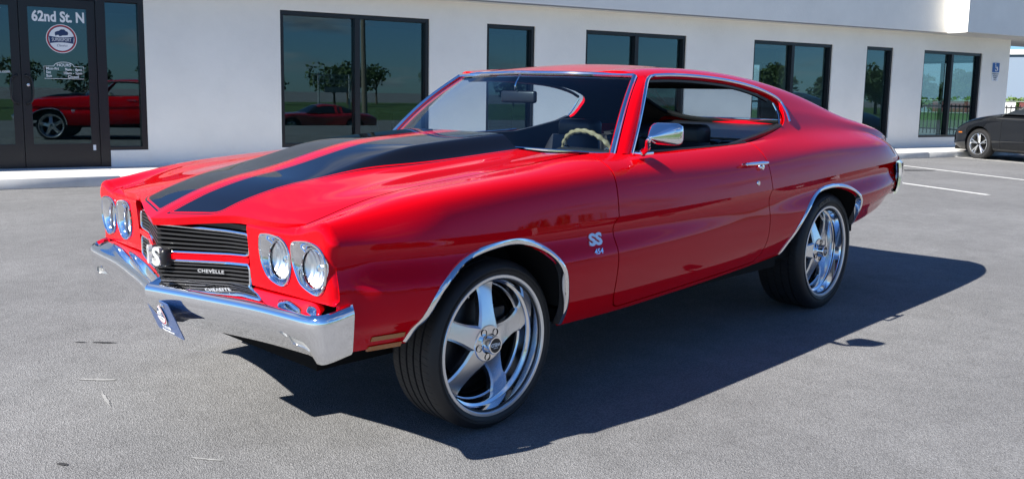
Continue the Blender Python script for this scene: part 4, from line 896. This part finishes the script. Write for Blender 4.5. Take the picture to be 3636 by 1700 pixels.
def make_wheel(Rt, wt, lip=.271, turn=0., letters=None):
    w_ = empty('wheel', (0, 0, 0), 0, car)
    # tyre
    out_ = [(.250, -.012), (.262, -.004), (.2735, .003), (.285, .008), (min(.30, Rt-.028), .010), (Rt-.022, .006), (Rt-.010, -.004), (Rt-.003, -.016), (Rt, -.028)]
    y0, y1 = -.028, -wt+.044; tr = []
    for f_ in (.16, .39, .61, .84):
        yc = y0+(y1-y0)*f_; tr += [(Rt, yc+.0052), (Rt-.0075, yc+.004), (Rt-.0075, yc-.004), (Rt, yc-.0052)]
    inn = [(r, -wt+.016-a) for r, a in out_[::-1]]
    b = MB(); pr = out_+tr+inn; b.lathe(pr, 128, 'y'); ty = b.build('tyre', [RUB, TREAD], w_, sharp=40); fix_normals(ty)
    k = len(pr); mi = np.zeros(len(ty.data.polygons), np.int32); c = [p.center for p in ty.data.polygons]
    mi = np.array([1 if (q[0]**2+q[2]**2)**.5 > Rt-.0125 and -wt+.03 < q[1] < -.012 else 0 for q in c], np.int32); ty.data.polygons.foreach_set('material_index', mi)
    for rr in (.287, .2925):
        if rr < Rt-.03: b = MB(); b.lathe([(rr, .009), (rr+.001, .0112), (rr+.002, .009)], 96, 'y'); fix_normals(b.build('sidewall_rib', RUB, w_))
    if letters:
        rm = (.276+Rt)/2
        for i, ch in enumerate(letters):
            a = R(90)-(i-(len(letters)-1)/2)*.075+R(14); d = Vector((-math.cos(a), 0, math.sin(a))); tx = Vector((-math.sin(a), 0, -math.cos(a)))
            text_obj('sidewall_letter', ch, .034, frame(d*rm+Vector((0, .0095, 0)), tx, d), mat('raised_rubber', (.035, .035, .037), .35), w_, .0015, .001, sx=1.1)
    # rim
    prof = [(.262, -.016), (.2705, -.012), (.2722, -.004), (.2705, .0015), (.2660, .003), (.2615, .0005), (.2560, -.010), (.2525, -.018), (.2495, -.048), (.2470, -.054), (.2370, -.059), (.2335, -.066), (.2315, -.092), (.2280, -.098), (.2240, -.100), (.2200, -.12), (.2160, -wt+.05)]
    b = MB(); b.lathe(prof, 96, 'y'); rim = fix_normals(b.build('rim', ALU2, w_, sharp=35))
    b = MB(); b.lathe([(.2730, -.006), (.2733, .001), (.2705, .0045), (.2610, .0040), (.2575, .0005), (.2572, -.006)], 96, 'y'); fix_normals(b.build('rim_lip', LIPM, w_, sharp=35))
    for i in range(5):
        a0 = R(90)+turn+i*2*math.pi/5; V = []; F = []
        rs = np.linspace(.045, .2315, 18)
        for r in rs:
            u = (r-.045)/.1865; hw = float(np.interp(r, [.045, .075, .115, .155, .19, .215, .2315], [.054, .048, .0395, .0365, .0385, .046, .058])); yf = -.040-.050*u**1.2; th = .030
            for (wx, yy) in ((-1, yf-th), (-1, yf-.007), (-.80, yf), (0, yf+.0015), (.80, yf), (1, yf-.007), (1, yf-th)):
                rr_ = r if abs(wx) < .1 else math.sqrt(max(1e-6, r*r)); V.append((r*math.cos(a0)-wx*hw*math.sin(a0), yy, r*math.sin(a0)+wx*hw*math.cos(a0)))
        m7 = 7
        for q in range(len(rs)-1):
            for j in range(m7): F.append((q*m7+j, q*m7+(j+1) % m7, (q+1)*m7+(j+1) % m7, (q+1)*m7+j))
        fix_normals(mobj('spoke', V, F, ALU, w_, sharp=30))
        aw = a0+math.pi/5; b = MB(); px, pz = .052*math.cos(aw), .052*math.sin(aw)
        b.lathe([(.0135, -.034), (.0135, -.062), (0, -.062)], 14, 'y', 0, (px, 0, pz)); fix_normals(b.build('lug_pocket', FLAT, w_))
        b = MB(); b.lathe([(0, -.040), (.007, -.041), (.009, -.045), (.009, -.062)], 6, 'y', 0, (px, 0, pz)); fix_normals(b.build('lug_nut', CHROME, w_))
    b = MB(); b.lathe([(.071, -.075), (.071, -.043), (.068, -.0385), (.040, -.036), (.036, -.030), (.036, -.004), (.033, .001), (.028, .001), (.0275, -.002), (0, -.002)], 40, 'y'); fix_normals(b.build('hub', ALU2, w_))
    b = MB(); b.lathe([(.0272, -.0035), (.0272, .0005), (0, .0005)], 32, 'y'); fix_normals(b.build('centre_cap', BLK, w_))
    text_obj('cap_text', 'WELD', .018, frame((0, .0012, .003), (1, 0, 0), (0, 0, -1)), WHITE, w_, .0003, .0006)
    text_obj('cap_text', 'RACING', .006, frame((0, .0012, -.010), (1, 0, 0), (0, 0, -1)), WHITE, w_, .0003, .0001)
    b = MB(); b.lathe([(0, -.135), (.150, -.135), (.155, -.138), (.155, -.155), (0, -.155)], 48, 'y'); fix_normals(b.build('brake_disc', mat('dark_iron', (.05, .05, .055), .4, .8), w_))
    b = MB(); b.rbox((-.17, -.17, -.02), (-.10, -.115, .11), .012, 2); b.build('brake_caliper', BLK, w_)
    b = MB(); b.lathe([(.214, -wt+.05), (.214, -.125)], 48, 'y'); b.lathe([(.213, -.170), (.03, -.172)], 48, 'y'); b.build('wheel_backing', FLAT, w_)
    b = MB(); b.tube([(.240*math.cos(R(60)), -.05, .240*math.sin(R(60))), (.228*math.cos(R(60)), -.03, .228*math.sin(R(60)))], .004, 6); b.build('valve_stem', CHROME, w_)
    return w_
wf = make_wheel(.326, .245, turn=R(6)); wf.location = (0, .871, .325)
text_obj('spoke_text', 'WELD', .030, frame((.118, -.062, .045), (.93, -.27, .36), (.36, 0, -.93)), mat('etched_grey', (.35, .36, .38), .4, 1), wf, .0004, .0004)
wr = make_wheel(.3475, .280, turn=R(-15), letters='VOLUXX'); wr.location = (-2.845, .868, .3535); wr.scale = (1.02, 1.02, 1.02)
for src, loc in ((wf, (0, -.871, .325)), (wr, (-2.845, -.868, .3535))):
    c = copy_tree(src, car); c.location = loc; c.rotation_euler = (0, 0, math.pi)
# ------------------------------------------------------------------ other cars
def gen_car(name, label, paint, P, loc, rz, spokes=5):
    """a whole car lofted from a few profile lines; x forward, front axle at 0"""
    c = empty(name, loc, rz); tag(c, label, 'car')
    wb, Rt, hw = P['wb'], P['Rt'], P['w']/2
    zc, ysh, zsh, zb = (Pch(P[k]) for k in ('zc', 'plan', 'zsh', 'zb'))
    xs = np.arange(P['x0'], P['x1']+.001, .04)
    def sect(x):
        h = hw*float(ysh(x)); z0 = float(zc(x)); s = float(zsh(x)); b_ = float(zb(x))
        return smooth_open([(0, z0), (h*.55, z0-.012), (h*.86, (z0+s)/2+.012), (h*.985, s), (h*.992, (s*.62+b_*.38)), (h, s*.35+b_*.65), (h*.965, b_+.06), (h*.90, b_)], 6)
    S = [sect(x) for x in xs]; n = len(S[0]); V = np.concatenate([np.column_stack([np.full(n, x), q]) for x, q in zip(xs, S)])
    body = PM(V, [(i*n+j, (i+1)*n+j, (i+1)*n+j+1, i*n+j+1) for i in range(len(xs)-1) for j in range(n-1)])
    for ax in (0, -wb):
        ar = [(ax+(Rt+.055)*math.cos(R(a)), Rt+(Rt+.055)*math.sin(R(a))) for a in range(0, 181, 10)]+[(ax-Rt-.055, -.2), (ax+Rt+.055, -.2)]
        f_ = np.where(body.V[:, 1] > hw*.5, sdf_poly(ar, body.V[:, [0, 2]]), 1.); _, body = body.split(f_)
    # door gap
    d0, d1 = P['door']; gl = MB()
    ends = []
    for i in (0, -1): ends.append(PM(np.column_stack([np.full(n, xs[i]), S[i]]), [tuple(range(n)) if i == 0 else tuple(range(n-1, -1, -1))]))
    full = body.join(ends[0]).join(ends[1]) if False else body
    bo = full.join(full.mirror()).flange(.03).obj('body', paint, c, sharp=38)
    for i, x in ((0, xs[0]), (1, xs[-1])):
        q = S[0 if i == 0 else -1]; lp = [(x, y, z) for y, z in q]+[(x, -y, z) for y, z in q[::-1]]; mobj('nose' if i else 'tail', lp, [tuple(range(len(lp))) if i else tuple(range(len(lp)-1, -1, -1))], paint if not i else P.get('nosem', paint), c, smooth=False)
    for s in (1, -1):
        for x in (d0, d1):
            q = sect(x); pts = [(x, s*(y+.001), z) for y, z in q if z < float(zsh(x))+.03 and z > float(zb(x))+.06]
            m_ = MB(); m_.tube(pts, .0045, 4); m_.build('door_seam', FLAT, c)
    # glasshouse
    g0, g1 = P['glass']; zr = Pch(P['roof']); gx = np.linspace(g0, g1, 44); bw = P['roofw']/2
    def gs(x):
        zt = float(zr(x)); zl = float(zc(x))-.035; k_ = np.clip((zt-zl)/.35, 0, 1); yb = hw*float(ysh(x))*.87; yt = yb*(1-k_)+bw*k_
        return [(0, zt), (yt*.6, zt-.015*k_), (yt*.93, zt-.05*k_), (yt, zt-.085*k_), ((yt*.55+yb*.45), zl+(zt-zl)*.36), (yb, zl)]
    G = [gs(x) for x in gx]; V = []; F = []; M = []
    for x, q in zip(gx, G):
        V += [(x, y, z) for y, z in q]+[(x, -y, z) for y, z in q[-1:0:-1]]
    k = 11; r0, r1 = P['rooflen']
    for i in range(len(gx)-1):
        for j in range(k-1):
            a, b_ = (0, 1, 2, 3, 4, 5, 10, 9, 8, 7, 6), None; o_ = a; f4 = (i*k+o_[j], (i+1)*k+o_[j], (i+1)*k+o_[j+1], i*k+o_[j+1]) if j < 5 else None
            if j >= 5:
                L_ = (0, 10, 9, 8, 7, 6); jj = j-5; f4 = (i*k+L_[jj], i*k+L_[jj+1], (i+1)*k+L_[jj+1], (i+1)*k+L_[jj])
            F.append(f4); xm = (gx[i]+gx[i+1])/2; jr = j if j < 5 else j-5; zt = float(zr(xm))-float(zc(xm))
            top_ = jr < 3 and r1 < xm < r0; pil = jr >= 3 and any(abs(xm-(px+.35*0)) < .05 for px in P['pillars'])
            M.append(0 if (top_ or pil) else 1)
    DGL = mat('dark_car_glass', (.012, .015, .018), .04, spec=.8)
    fix_normals(mobj('glasshouse', V, F, [P.get('roofm', paint), DGL], c, M, 40))
    # wheels
    w0 = empty('wheel', (0, 0, 0), 0, c)
    m_ = MB(); ri = P['rim']; m_.lathe([(ri, -.19), (ri, -.01), (ri+.015, .004), ((ri+Rt)/2, .010), (Rt-.02, .002), (Rt, -.03), (Rt, -.17), (Rt-.02, -.20), (ri, -.20)], 48, 'y'); fix_normals(m_.build('tyre', RUB, w0))
    m_ = MB(); m_.lathe([(ri, -.01), (ri+.004, .002), (ri-.008, .004), (ri-.02, -.02), (ri-.03, -.15)], 48, 'y'); fix_normals(m_.build('rim', ALU, w0))
    m_ = MB(); m_.lathe([(ri-.02, -.10), (0, -.10)], 32, 'y'); m_.build('hub_backing', FLAT, w0)
    for i in range(spokes):
        a = 2*math.pi*i/spokes+.3
        for da in ((-.16, .16) if spokes == 5 and P.get('twin') else (0,)):
            m_ = MB(); a2 = a+da; m_.tube([(.03*math.cos(a), -.025, .03*math.sin(a)), (ri*.55*math.cos(a+da*.6), -.012, ri*.55*math.sin(a+da*.6)), ((ri-.012)*math.cos(a2), -.008, (ri-.012)*math.sin(a2))], [.018, .016, .016] if P.get('twin') else [.035, .03, .04], 6); m_.build('spoke', ALU, w0)
    m_ = MB(); m_.lathe([(0, .0), (.03, -.003), (.035, -.03)], 20, 'y'); fix_normals(m_.build('centre_cap', CHROME if not P.get('twin') else BLK, w0))
    w0.location = (0, hw-.035, Rt)
    for l_, r_ in (((-wb, hw-.035, Rt), 0), ((0, -hw+.035, Rt), math.pi), ((-wb, -hw+.035, Rt), math.pi)):
        q = copy_tree(w0, c); q.location = l_; q.rotation_euler = (0, 0, r_)
    for ax in (0, -wb):
        for s in (1, -1):
            m_ = MB(); aa = [(ax+(Rt+.058)*math.cos(R(a)), Rt+(Rt+.058)*math.sin(R(a))) for a in range(-25, 206, 11)]; k2 = len(aa)
            mobj('wheel_well', [(x, s*hw*.93, z) for x, z in aa]+[(x, s*hw*.60, z) for x, z in aa], [(i, i+1, k2+i+1, k2+i) for i in range(k2-1)]+[tuple(range(k2, 2*k2))], FLAT, c)
    m_ = MB(); m_.box((P['x0']+.2, -hw*.8, .18), (P['x1']-.2, hw*.8, .26)); m_.build('under_tray', FLAT, c)
    return c
GREYP = mat('dark_grey_paint', (.008, .009, .011), .4, spec=0, coat=.75, coatr=.02)
hd = math.atan2(-.883, -.470); lft = np.array([.883, -.470])
SED = dict(wb=2.84, Rt=.335, w=1.86, rim=.235, x0=-3.95, x1=1.0, twin=True, door=(-.60, -1.75),
           zc=[(-3.95,.85),(-3.7,.98),(-2.9,1.02),(-1.2,1.03),(-.6,1.035),(0,.985),(.4,.91),(.7,.80),(.90,.66),(1.0,.54)],
           plan=[(-3.95,.72),(-3.6,.93),(-2.8,1),(-.2,1),(.3,.965),(.65,.90),(.88,.76),(1.0,.56)],
           zsh=[(-3.95,.75),(-3.4,.86),(-2,.82),(-.5,.83),(.2,.77),(.6,.67),(1.0,.46)], zb=[(-3.95,.35),(-3.3,.24),(0,.20),(.6,.20),(1.0,.26)],
           glass=(-.45, -3.75), roof=[(-3.75,.965),(-3.3,1.12),(-2.7,1.33),(-2.0,1.43),(-1.5,1.43),(-1.1,1.33),(-.45,.915)], roofw=1.16, rooflen=(-1.15, -2.9), pillars=(-1.28, -2.15))
fa0 = np.array([-18.88, -2.79])-lft*.90+np.array([-.470, -.883])*.26
sed = gen_car('parked_sedan', 'dark grey modern sedan parked nose-in beside the sidewalk', GREYP, SED, (fa0[0], fa0[1], 0), hd)
AMB2 = mat('amber_lens', (.8, .25, .02), .3)
for s in (1, -1):
    m_ = MB(); m_.rbox((.50, s*.865-.015, .555), (.60, s*.865+.012, .585), .006, 2); o = m_.build('side_marker', AMB2, sed); 
    m_ = MB(); m_.tube(smooth_open([(.84, s*.50, .625), (.70, s*.68, .665), (.52, s*.79, .715)], 5), [.012]*5+[.018]*5+[.014], 6); m_.build('headlamp', mat('headlamp_clear', (.7, .72, .75), .1, .3, coat=1), sed)
    m_ = MB(); m_.rbox((.60, s*.80-.02, .34), (.66, s*.80+.03, .47), .008, 2); m_.build('side_vent', BLK, sed)
m_ = MB(); m_.rbox((.80, -.55, .20), (.955, .55, .25), .012, 2); m_.build('chin_spoiler', BLK, sed)
m_ = MB(); m_.rbox((.885, -.42, .32), (.945, .42, .50), .02, 2); m_.build('grille', BLK, sed)
REDP = mat('dark_red_paint', (.33, .004, .006), .35, spec=.5, coat=1)
COR = dict(wb=2.49, Rt=.33, w=1.76, rim=.20, x0=-3.45, x1=1.05, door=(-.55, -1.55),
           zc=[(-3.45,.72),(-3.2,.84),(-2.5,.90),(-1.9,.90),(-.7,.89),(0,.86),(.6,.76),(1.05,.52)], plan=[(-3.45,.78),(-3.0,.95),(-2.5,1),(-1.25,.90),(0,1),(.6,.93),(1.05,.62)],
           zsh=[(-3.45,.62),(-2.5,.80),(-1.25,.72),(0,.80),(.6,.68),(1.05,.45)], zb=[(-3.45,.34),(-2.5,.22),(0,.20),(1.05,.30)],
           glass=(-.62, -2.75), roof=[(-2.75,.88),(-2.2,1.10),(-1.75,1.20),(-1.45,1.21),(-1.15,1.16),(-.62,.86)], roofw=1.0, rooflen=(-1.12, -1.95), pillars=(-1.82, -2.0))
ra = np.array(W(-10.75, 9.75)[:2]); fc = ra+np.array([cp, sp])*2.49
gen_car('red_sports_car', 'small dark red sports coupe parked on the grass verge', REDP, COR, (fc[0], fc[1], -.5+.012), PSI, spokes=8)
# ------------------------------------------------------------------ trees and shrubs
LEAF = [mat('leaf_dark', (.030, .058, .014), .7, var=(2.5, .5)), mat('leaf_mid', (.050, .085, .020), .7, var=(2.5, .5))]
BARK = mat('bark', (.11, .085, .06), .95, bump=(20, .8, .03, 5))
def foliage(n, cen, rad, size, rg):
    V = np.zeros((n*4, 3)); d = rg.normal(size=(n, 3)); d /= np.linalg.norm(d, axis=1)[:, None]; k = rg.integers(0, len(cen), n); rr = rad[k]*(.55+.5*rg.random(n))
    p = cen[k]+d*rr[:, None]*np.array([1, 1, .75]); a = rg.normal(size=(n, 3)); a /= np.linalg.norm(a, axis=1)[:, None]; b_ = np.cross(a, rg.normal(size=(n, 3))); b_ /= np.linalg.norm(b_, axis=1)[:, None]
    s = size*(.6+.8*rg.random(n))[:, None]
    V[0::4] = p-a*s-b_*s*.5; V[1::4] = p+a*s*.2-b_*s*.6; V[2::4] = p+a*s+b_*s*.4; V[3::4] = p-a*s*.3+b_*s*.6
    return V, [(4*i, 4*i+1, 4*i+2, 4*i+3) for i in range(n)]
def tree(x, y, z, h, cr, label, seed, m=0, n=1500, name='broadleaf_tree', grp='trees beyond the far road', cat='tree'):
    rg = np.random.default_rng(seed); t = empty(name, (x, y, z)); tag(t, label, cat, grp)
    b = MB(); b.tube([(0, 0, 0), (.05, 0, h*.3), (-.04, .05, h*.62)], [.05*h*.6, .035*h*.6, .018*h*.6], 7)
    nb = 9; cen = []
    for i in range(nb):
        a = rg.random()*6.28; r = cr*(.25+.55*rg.random()); cz = h*(.45+.42*rg.random()); q = np.array([r*math.cos(a), r*math.sin(a), cz]); cen.append(q)
        b.tube([(0, 0, h*(.25+.2*rg.random())), tuple(q*.6+np.array([0, 0, h*.12])), tuple(q)], [.02*h*.5, .013*h*.5, .005*h*.5], 5)
    b.build('trunk', BARK, t)
    cen = np.array(cen+[np.array([0, 0, h*.78])]); rad = cr*(.34+.22*rg.random(len(cen)))
    V, F = foliage(n, cen, rad, cr*.075, rg); mobj('crown', V, F, LEAF[m], t, smooth=False); return t
kinds = ['tall full oak in the treeline across the field', 'lower bushy tree in the treeline across the field', 'thin ragged tree in the treeline across the field']
for i in range(16):
    tq = -66-i*3.0+rng.normal()*.8; nq = 47+rng.normal()*3; p = W(tq, nq); k = i % 3
    tree(p[0], p[1], -.5, (6.0, 4.3, 5.4)[k]*(.85+.35*rng.random()), (2.6, 2.2, 1.7)[k], kinds[k], 100+i, i % 2)
for i in range(7):
    p = W(9-i*3.4+rng.normal(), 50+rng.normal()*4); tree(p[0], p[1], -.5, 3.4+1.2*rng.random(), 1.7, 'small tree across the field opposite the entrance', 200+i, i % 2, 900, grp='small trees opposite the entrance')
for i in range(9):
    p = W(-24-i*5.5, 78+rng.normal()*6); tree(p[0], p[1], -.5, 3.6+1.5*rng.random(), 2.6, 'distant tree on the horizon beyond the road', 300+i, i % 2, 700, grp='distant trees on the horizon')
# shrubs, fence and warehouse beyond the lot's far end
FW = np.array([-98., -24.]); perp = np.array([.235, -.972])
def far(dist, lat): d = np.array([-.972, -.235]); q = CAM[:2]+d*dist+perp*lat; return q
for i in range(12):
    q = far(102, -14+i*2.5); rg = np.random.default_rng(400+i); t = empty('hedge_shrub', (q[0], q[1], 0)); tag(t, 'bushy green shrub growing behind the chain-link fence', 'shrub', 'shrubs behind the chain-link fence')
    cen = np.array([[rg.normal()*.8, rg.normal()*.6, .7+.5*rg.random()] for _ in range(7)]); V, F = foliage(800, cen, np.full(7, .75), .14, rg); mobj('foliage', V, F, mat('shrub_leaf', (.085, .15, .028), .7, var=(2, .5)), t, smooth=False)
    b = MB(); b.tube([(0, 0, 0), (0, 0, .7)], .06, 6); b.build('stem', BARK, t)
fe = empty('chain_link_fence', (*far(95, 0), 0)); tag(fe, 'low grey chain-link fence with banners beyond the parked sedan', 'fence')
GALV = mat('galvanised_steel', (.45, .46, .47), .5, .6); fa_ = math.atan2(perp[1], perp[0]); fe.rotation_euler = (0, 0, fa_)
for i in range(9): b = MB(); b.tube([(-16+i*4., 0, 0), (-16+i*4., 0, 1.3)], .05, 6); b.build('post', GALV, fe)
for z in (.1, 1.27): b = MB(); b.tube([(-16, 0, z), (16, 0, z)], .03, 6); b.build('rail', GALV, fe)
for i, (x0, x1, m_) in enumerate([(-9, -5.5, mat('banner_maroon', (.12, .03, .03), .8)), (-5.2, -2.2, mat('banner_tan', (.55, .38, .12), .8)), (-2, 1.2, mat('banner_maroon', (.12, .03, .03), .8)), (1.5, 4.4, mat('banner_pale', (.6, .6, .58), .8)), (4.7, 8.5, mat('banner_maroon', (.12, .03, .03), .8))]):
    b = MB(); b.box((x0, .03, .15), (x1, .06, 1.18)); b.build('banner', m_, fe, smooth=False)
wh = empty('warehouse', (*far(135, 0), 0), fa_); tag(wh, 'big blue grey metal warehouse behind the shrubs', 'building')
WHM = mat('blue_grey_cladding', (.17, .22, .29), .6); b = MB(); b.box((-34, 0, 0), (46, 30, 6.0)); b.build('wall', WHM, wh, smooth=False)
b = MB(); b.box((-34.3, -.3, 6.0), (46.3, 30.3, 6.5)); b.build('roof_edge', mat('pale_metal', (.6, .62, .64), .5), wh, smooth=False)
for i in range(20): b = MB(); b.box((-34+i*4., -.06, .02), (-33.85+i*4., -.001, 5.98)); b.build('cladding_seam', mat('seam', (.10, .14, .19), .6), wh, smooth=False)
# iron railing behind the showroom, seen through the end window
ir = empty('iron_railing', W(-27.5, -13.2, 0), PSI+R(90)); tag(ir, 'black iron railing standing behind the showroom', 'railing')
for z in (.25, 1.05): b = MB(); b.box((-4, -.02, z), (8.5, .02, z+.045)); b.build('rail', BLK, ir, smooth=False)
for i in range(84): b = MB() if i == 0 else b; b.box((-4+i*.15, -.01, .1), (-3.975+i*.15, .01, 1.15)) if i == 0 else None
bar = b.build('baluster', BLK, ir, smooth=False)
for i in range(1, 84): q = bar.copy(); col.objects.link(q); q.parent = ir; q.location = (i*.15, 0, 0)
# pole, street lamp, billboard and kerb across the verge
WOODP = mat('weathered_pole', (.20, .165, .13), .9, bump=(14, .6, .02, 5))
up_ = empty('utility_pole', (-10.4, 36.95, -.5)); tag(up_, 'weathered wooden utility pole across the road', 'pole')
b = MB(); b.tube([(0, 0, 0), (.1, 0, 5), (.15, 0, 11)], [.19, .16, .12], 10); b.build('shaft', WOODP, up_)
b = MB(); b.box((-1.1, -.06, 10.2), (1.2, .06, 10.35)); b.build('cross_arm', WOODP, up_, smooth=False)
la = empty('street_lamp', (-18., 51., -.5)); tag(la, 'thin grey street lamp with curved arm beside the field', 'street lamp')
b = MB(); b.tube(smooth_open([(0, 0, 0), (0, 0, 3.6), (.1, .05, 4.1), (.6, .2, 4.3), (1.1, .4, 4.3)], 4), .05, 6); b.build('mast', GALV, la)
b = MB(); b.rbox((.95, .30, 4.22), (1.45, .52, 4.32), .03, 2); b.build('lamp_head', GALV, la)
bb = empty('roadside_sign', (-9.2, 45., -.5), PSI); tag(bb, 'pale roadside sign with open lattice frame on two posts', 'sign')
b = MB(); b.box((-.6, -.05, 1.55), (1.2, .05, 1.95)); b.build('board', mat('board_pale', (.30, .28, .27), .7), bb, smooth=False)
for z in (2.2, 2.5, 2.8): b = MB(); b.box((-1.2, -.03, z), (2.0, .03, z+.06)); b.build('rail', GALV, bb, smooth=False)
for i in range(9): b = MB(); b.box((-1.2+i*.4, -.02, 2.2), (-1.15+i*.4, .02, 2.86)); b.build('strut', GALV, bb, smooth=False)
for x in (-.8, 1.6): b = MB(); b.tube([(x, .1, 0), (x, .1, 2.9)], .07, 6); b.build('post', GALV, bb)
b = MB(); b.box((-120, 15.5, -.52), (40, 15.68, -.38)); k_ = b.build('kerb', CONC, smooth=False); k_.rotation_euler = (0, 0, PSI); tag(k_, kind='structure')
# furniture in the showroom
def chair(t, n, rz, lab):
    c = empty('visitor_chair', W(t, n, .128), PSI+rz); tag(c, lab, 'chair', 'chairs in the showroom')
    b = MB(); b.rbox((-.24, -.24, .42), (.24, .24, .48), .02, 2); b.build('seat', VINYL, c)
    b = MB(); b.rbox((-.24, -.27, .50), (.24, -.22, .92), .02, 2); b.build('backrest', VINYL, c)
    for sx in (-.2, .2):
        for sy in (-.2, .2): b = MB(); b.tube([(sx, sy, 0), (sx*.95, sy*.95, .42)], .012, 6); b.build('leg', CHROME, c)
for q in ((-1.5, -12.4, .4), (-7.6, -12.2, 2.6), (-9.6, -13.0, -.5), (-13.4, -12.8, .8)): chair(*q, 'black padded chair standing inside the showroom')
dk = empty('office_desk', W(-6.2, -13.2, .128), PSI); tag(dk, 'pale office desk inside the showroom windows', 'desk'); b = MB(); b.rbox((-.8, -.35, .70), (.8, .35, .74), .006, 1); b.build('desk_top', mat('pale_wood', (.45, .36, .26), .5), dk)
for sx in (-.72, .72): b = MB(); b.box((sx-.03, -.32, 0), (sx+.03, .32, .70)); b.build('leg', BLK, dk, smooth=False)
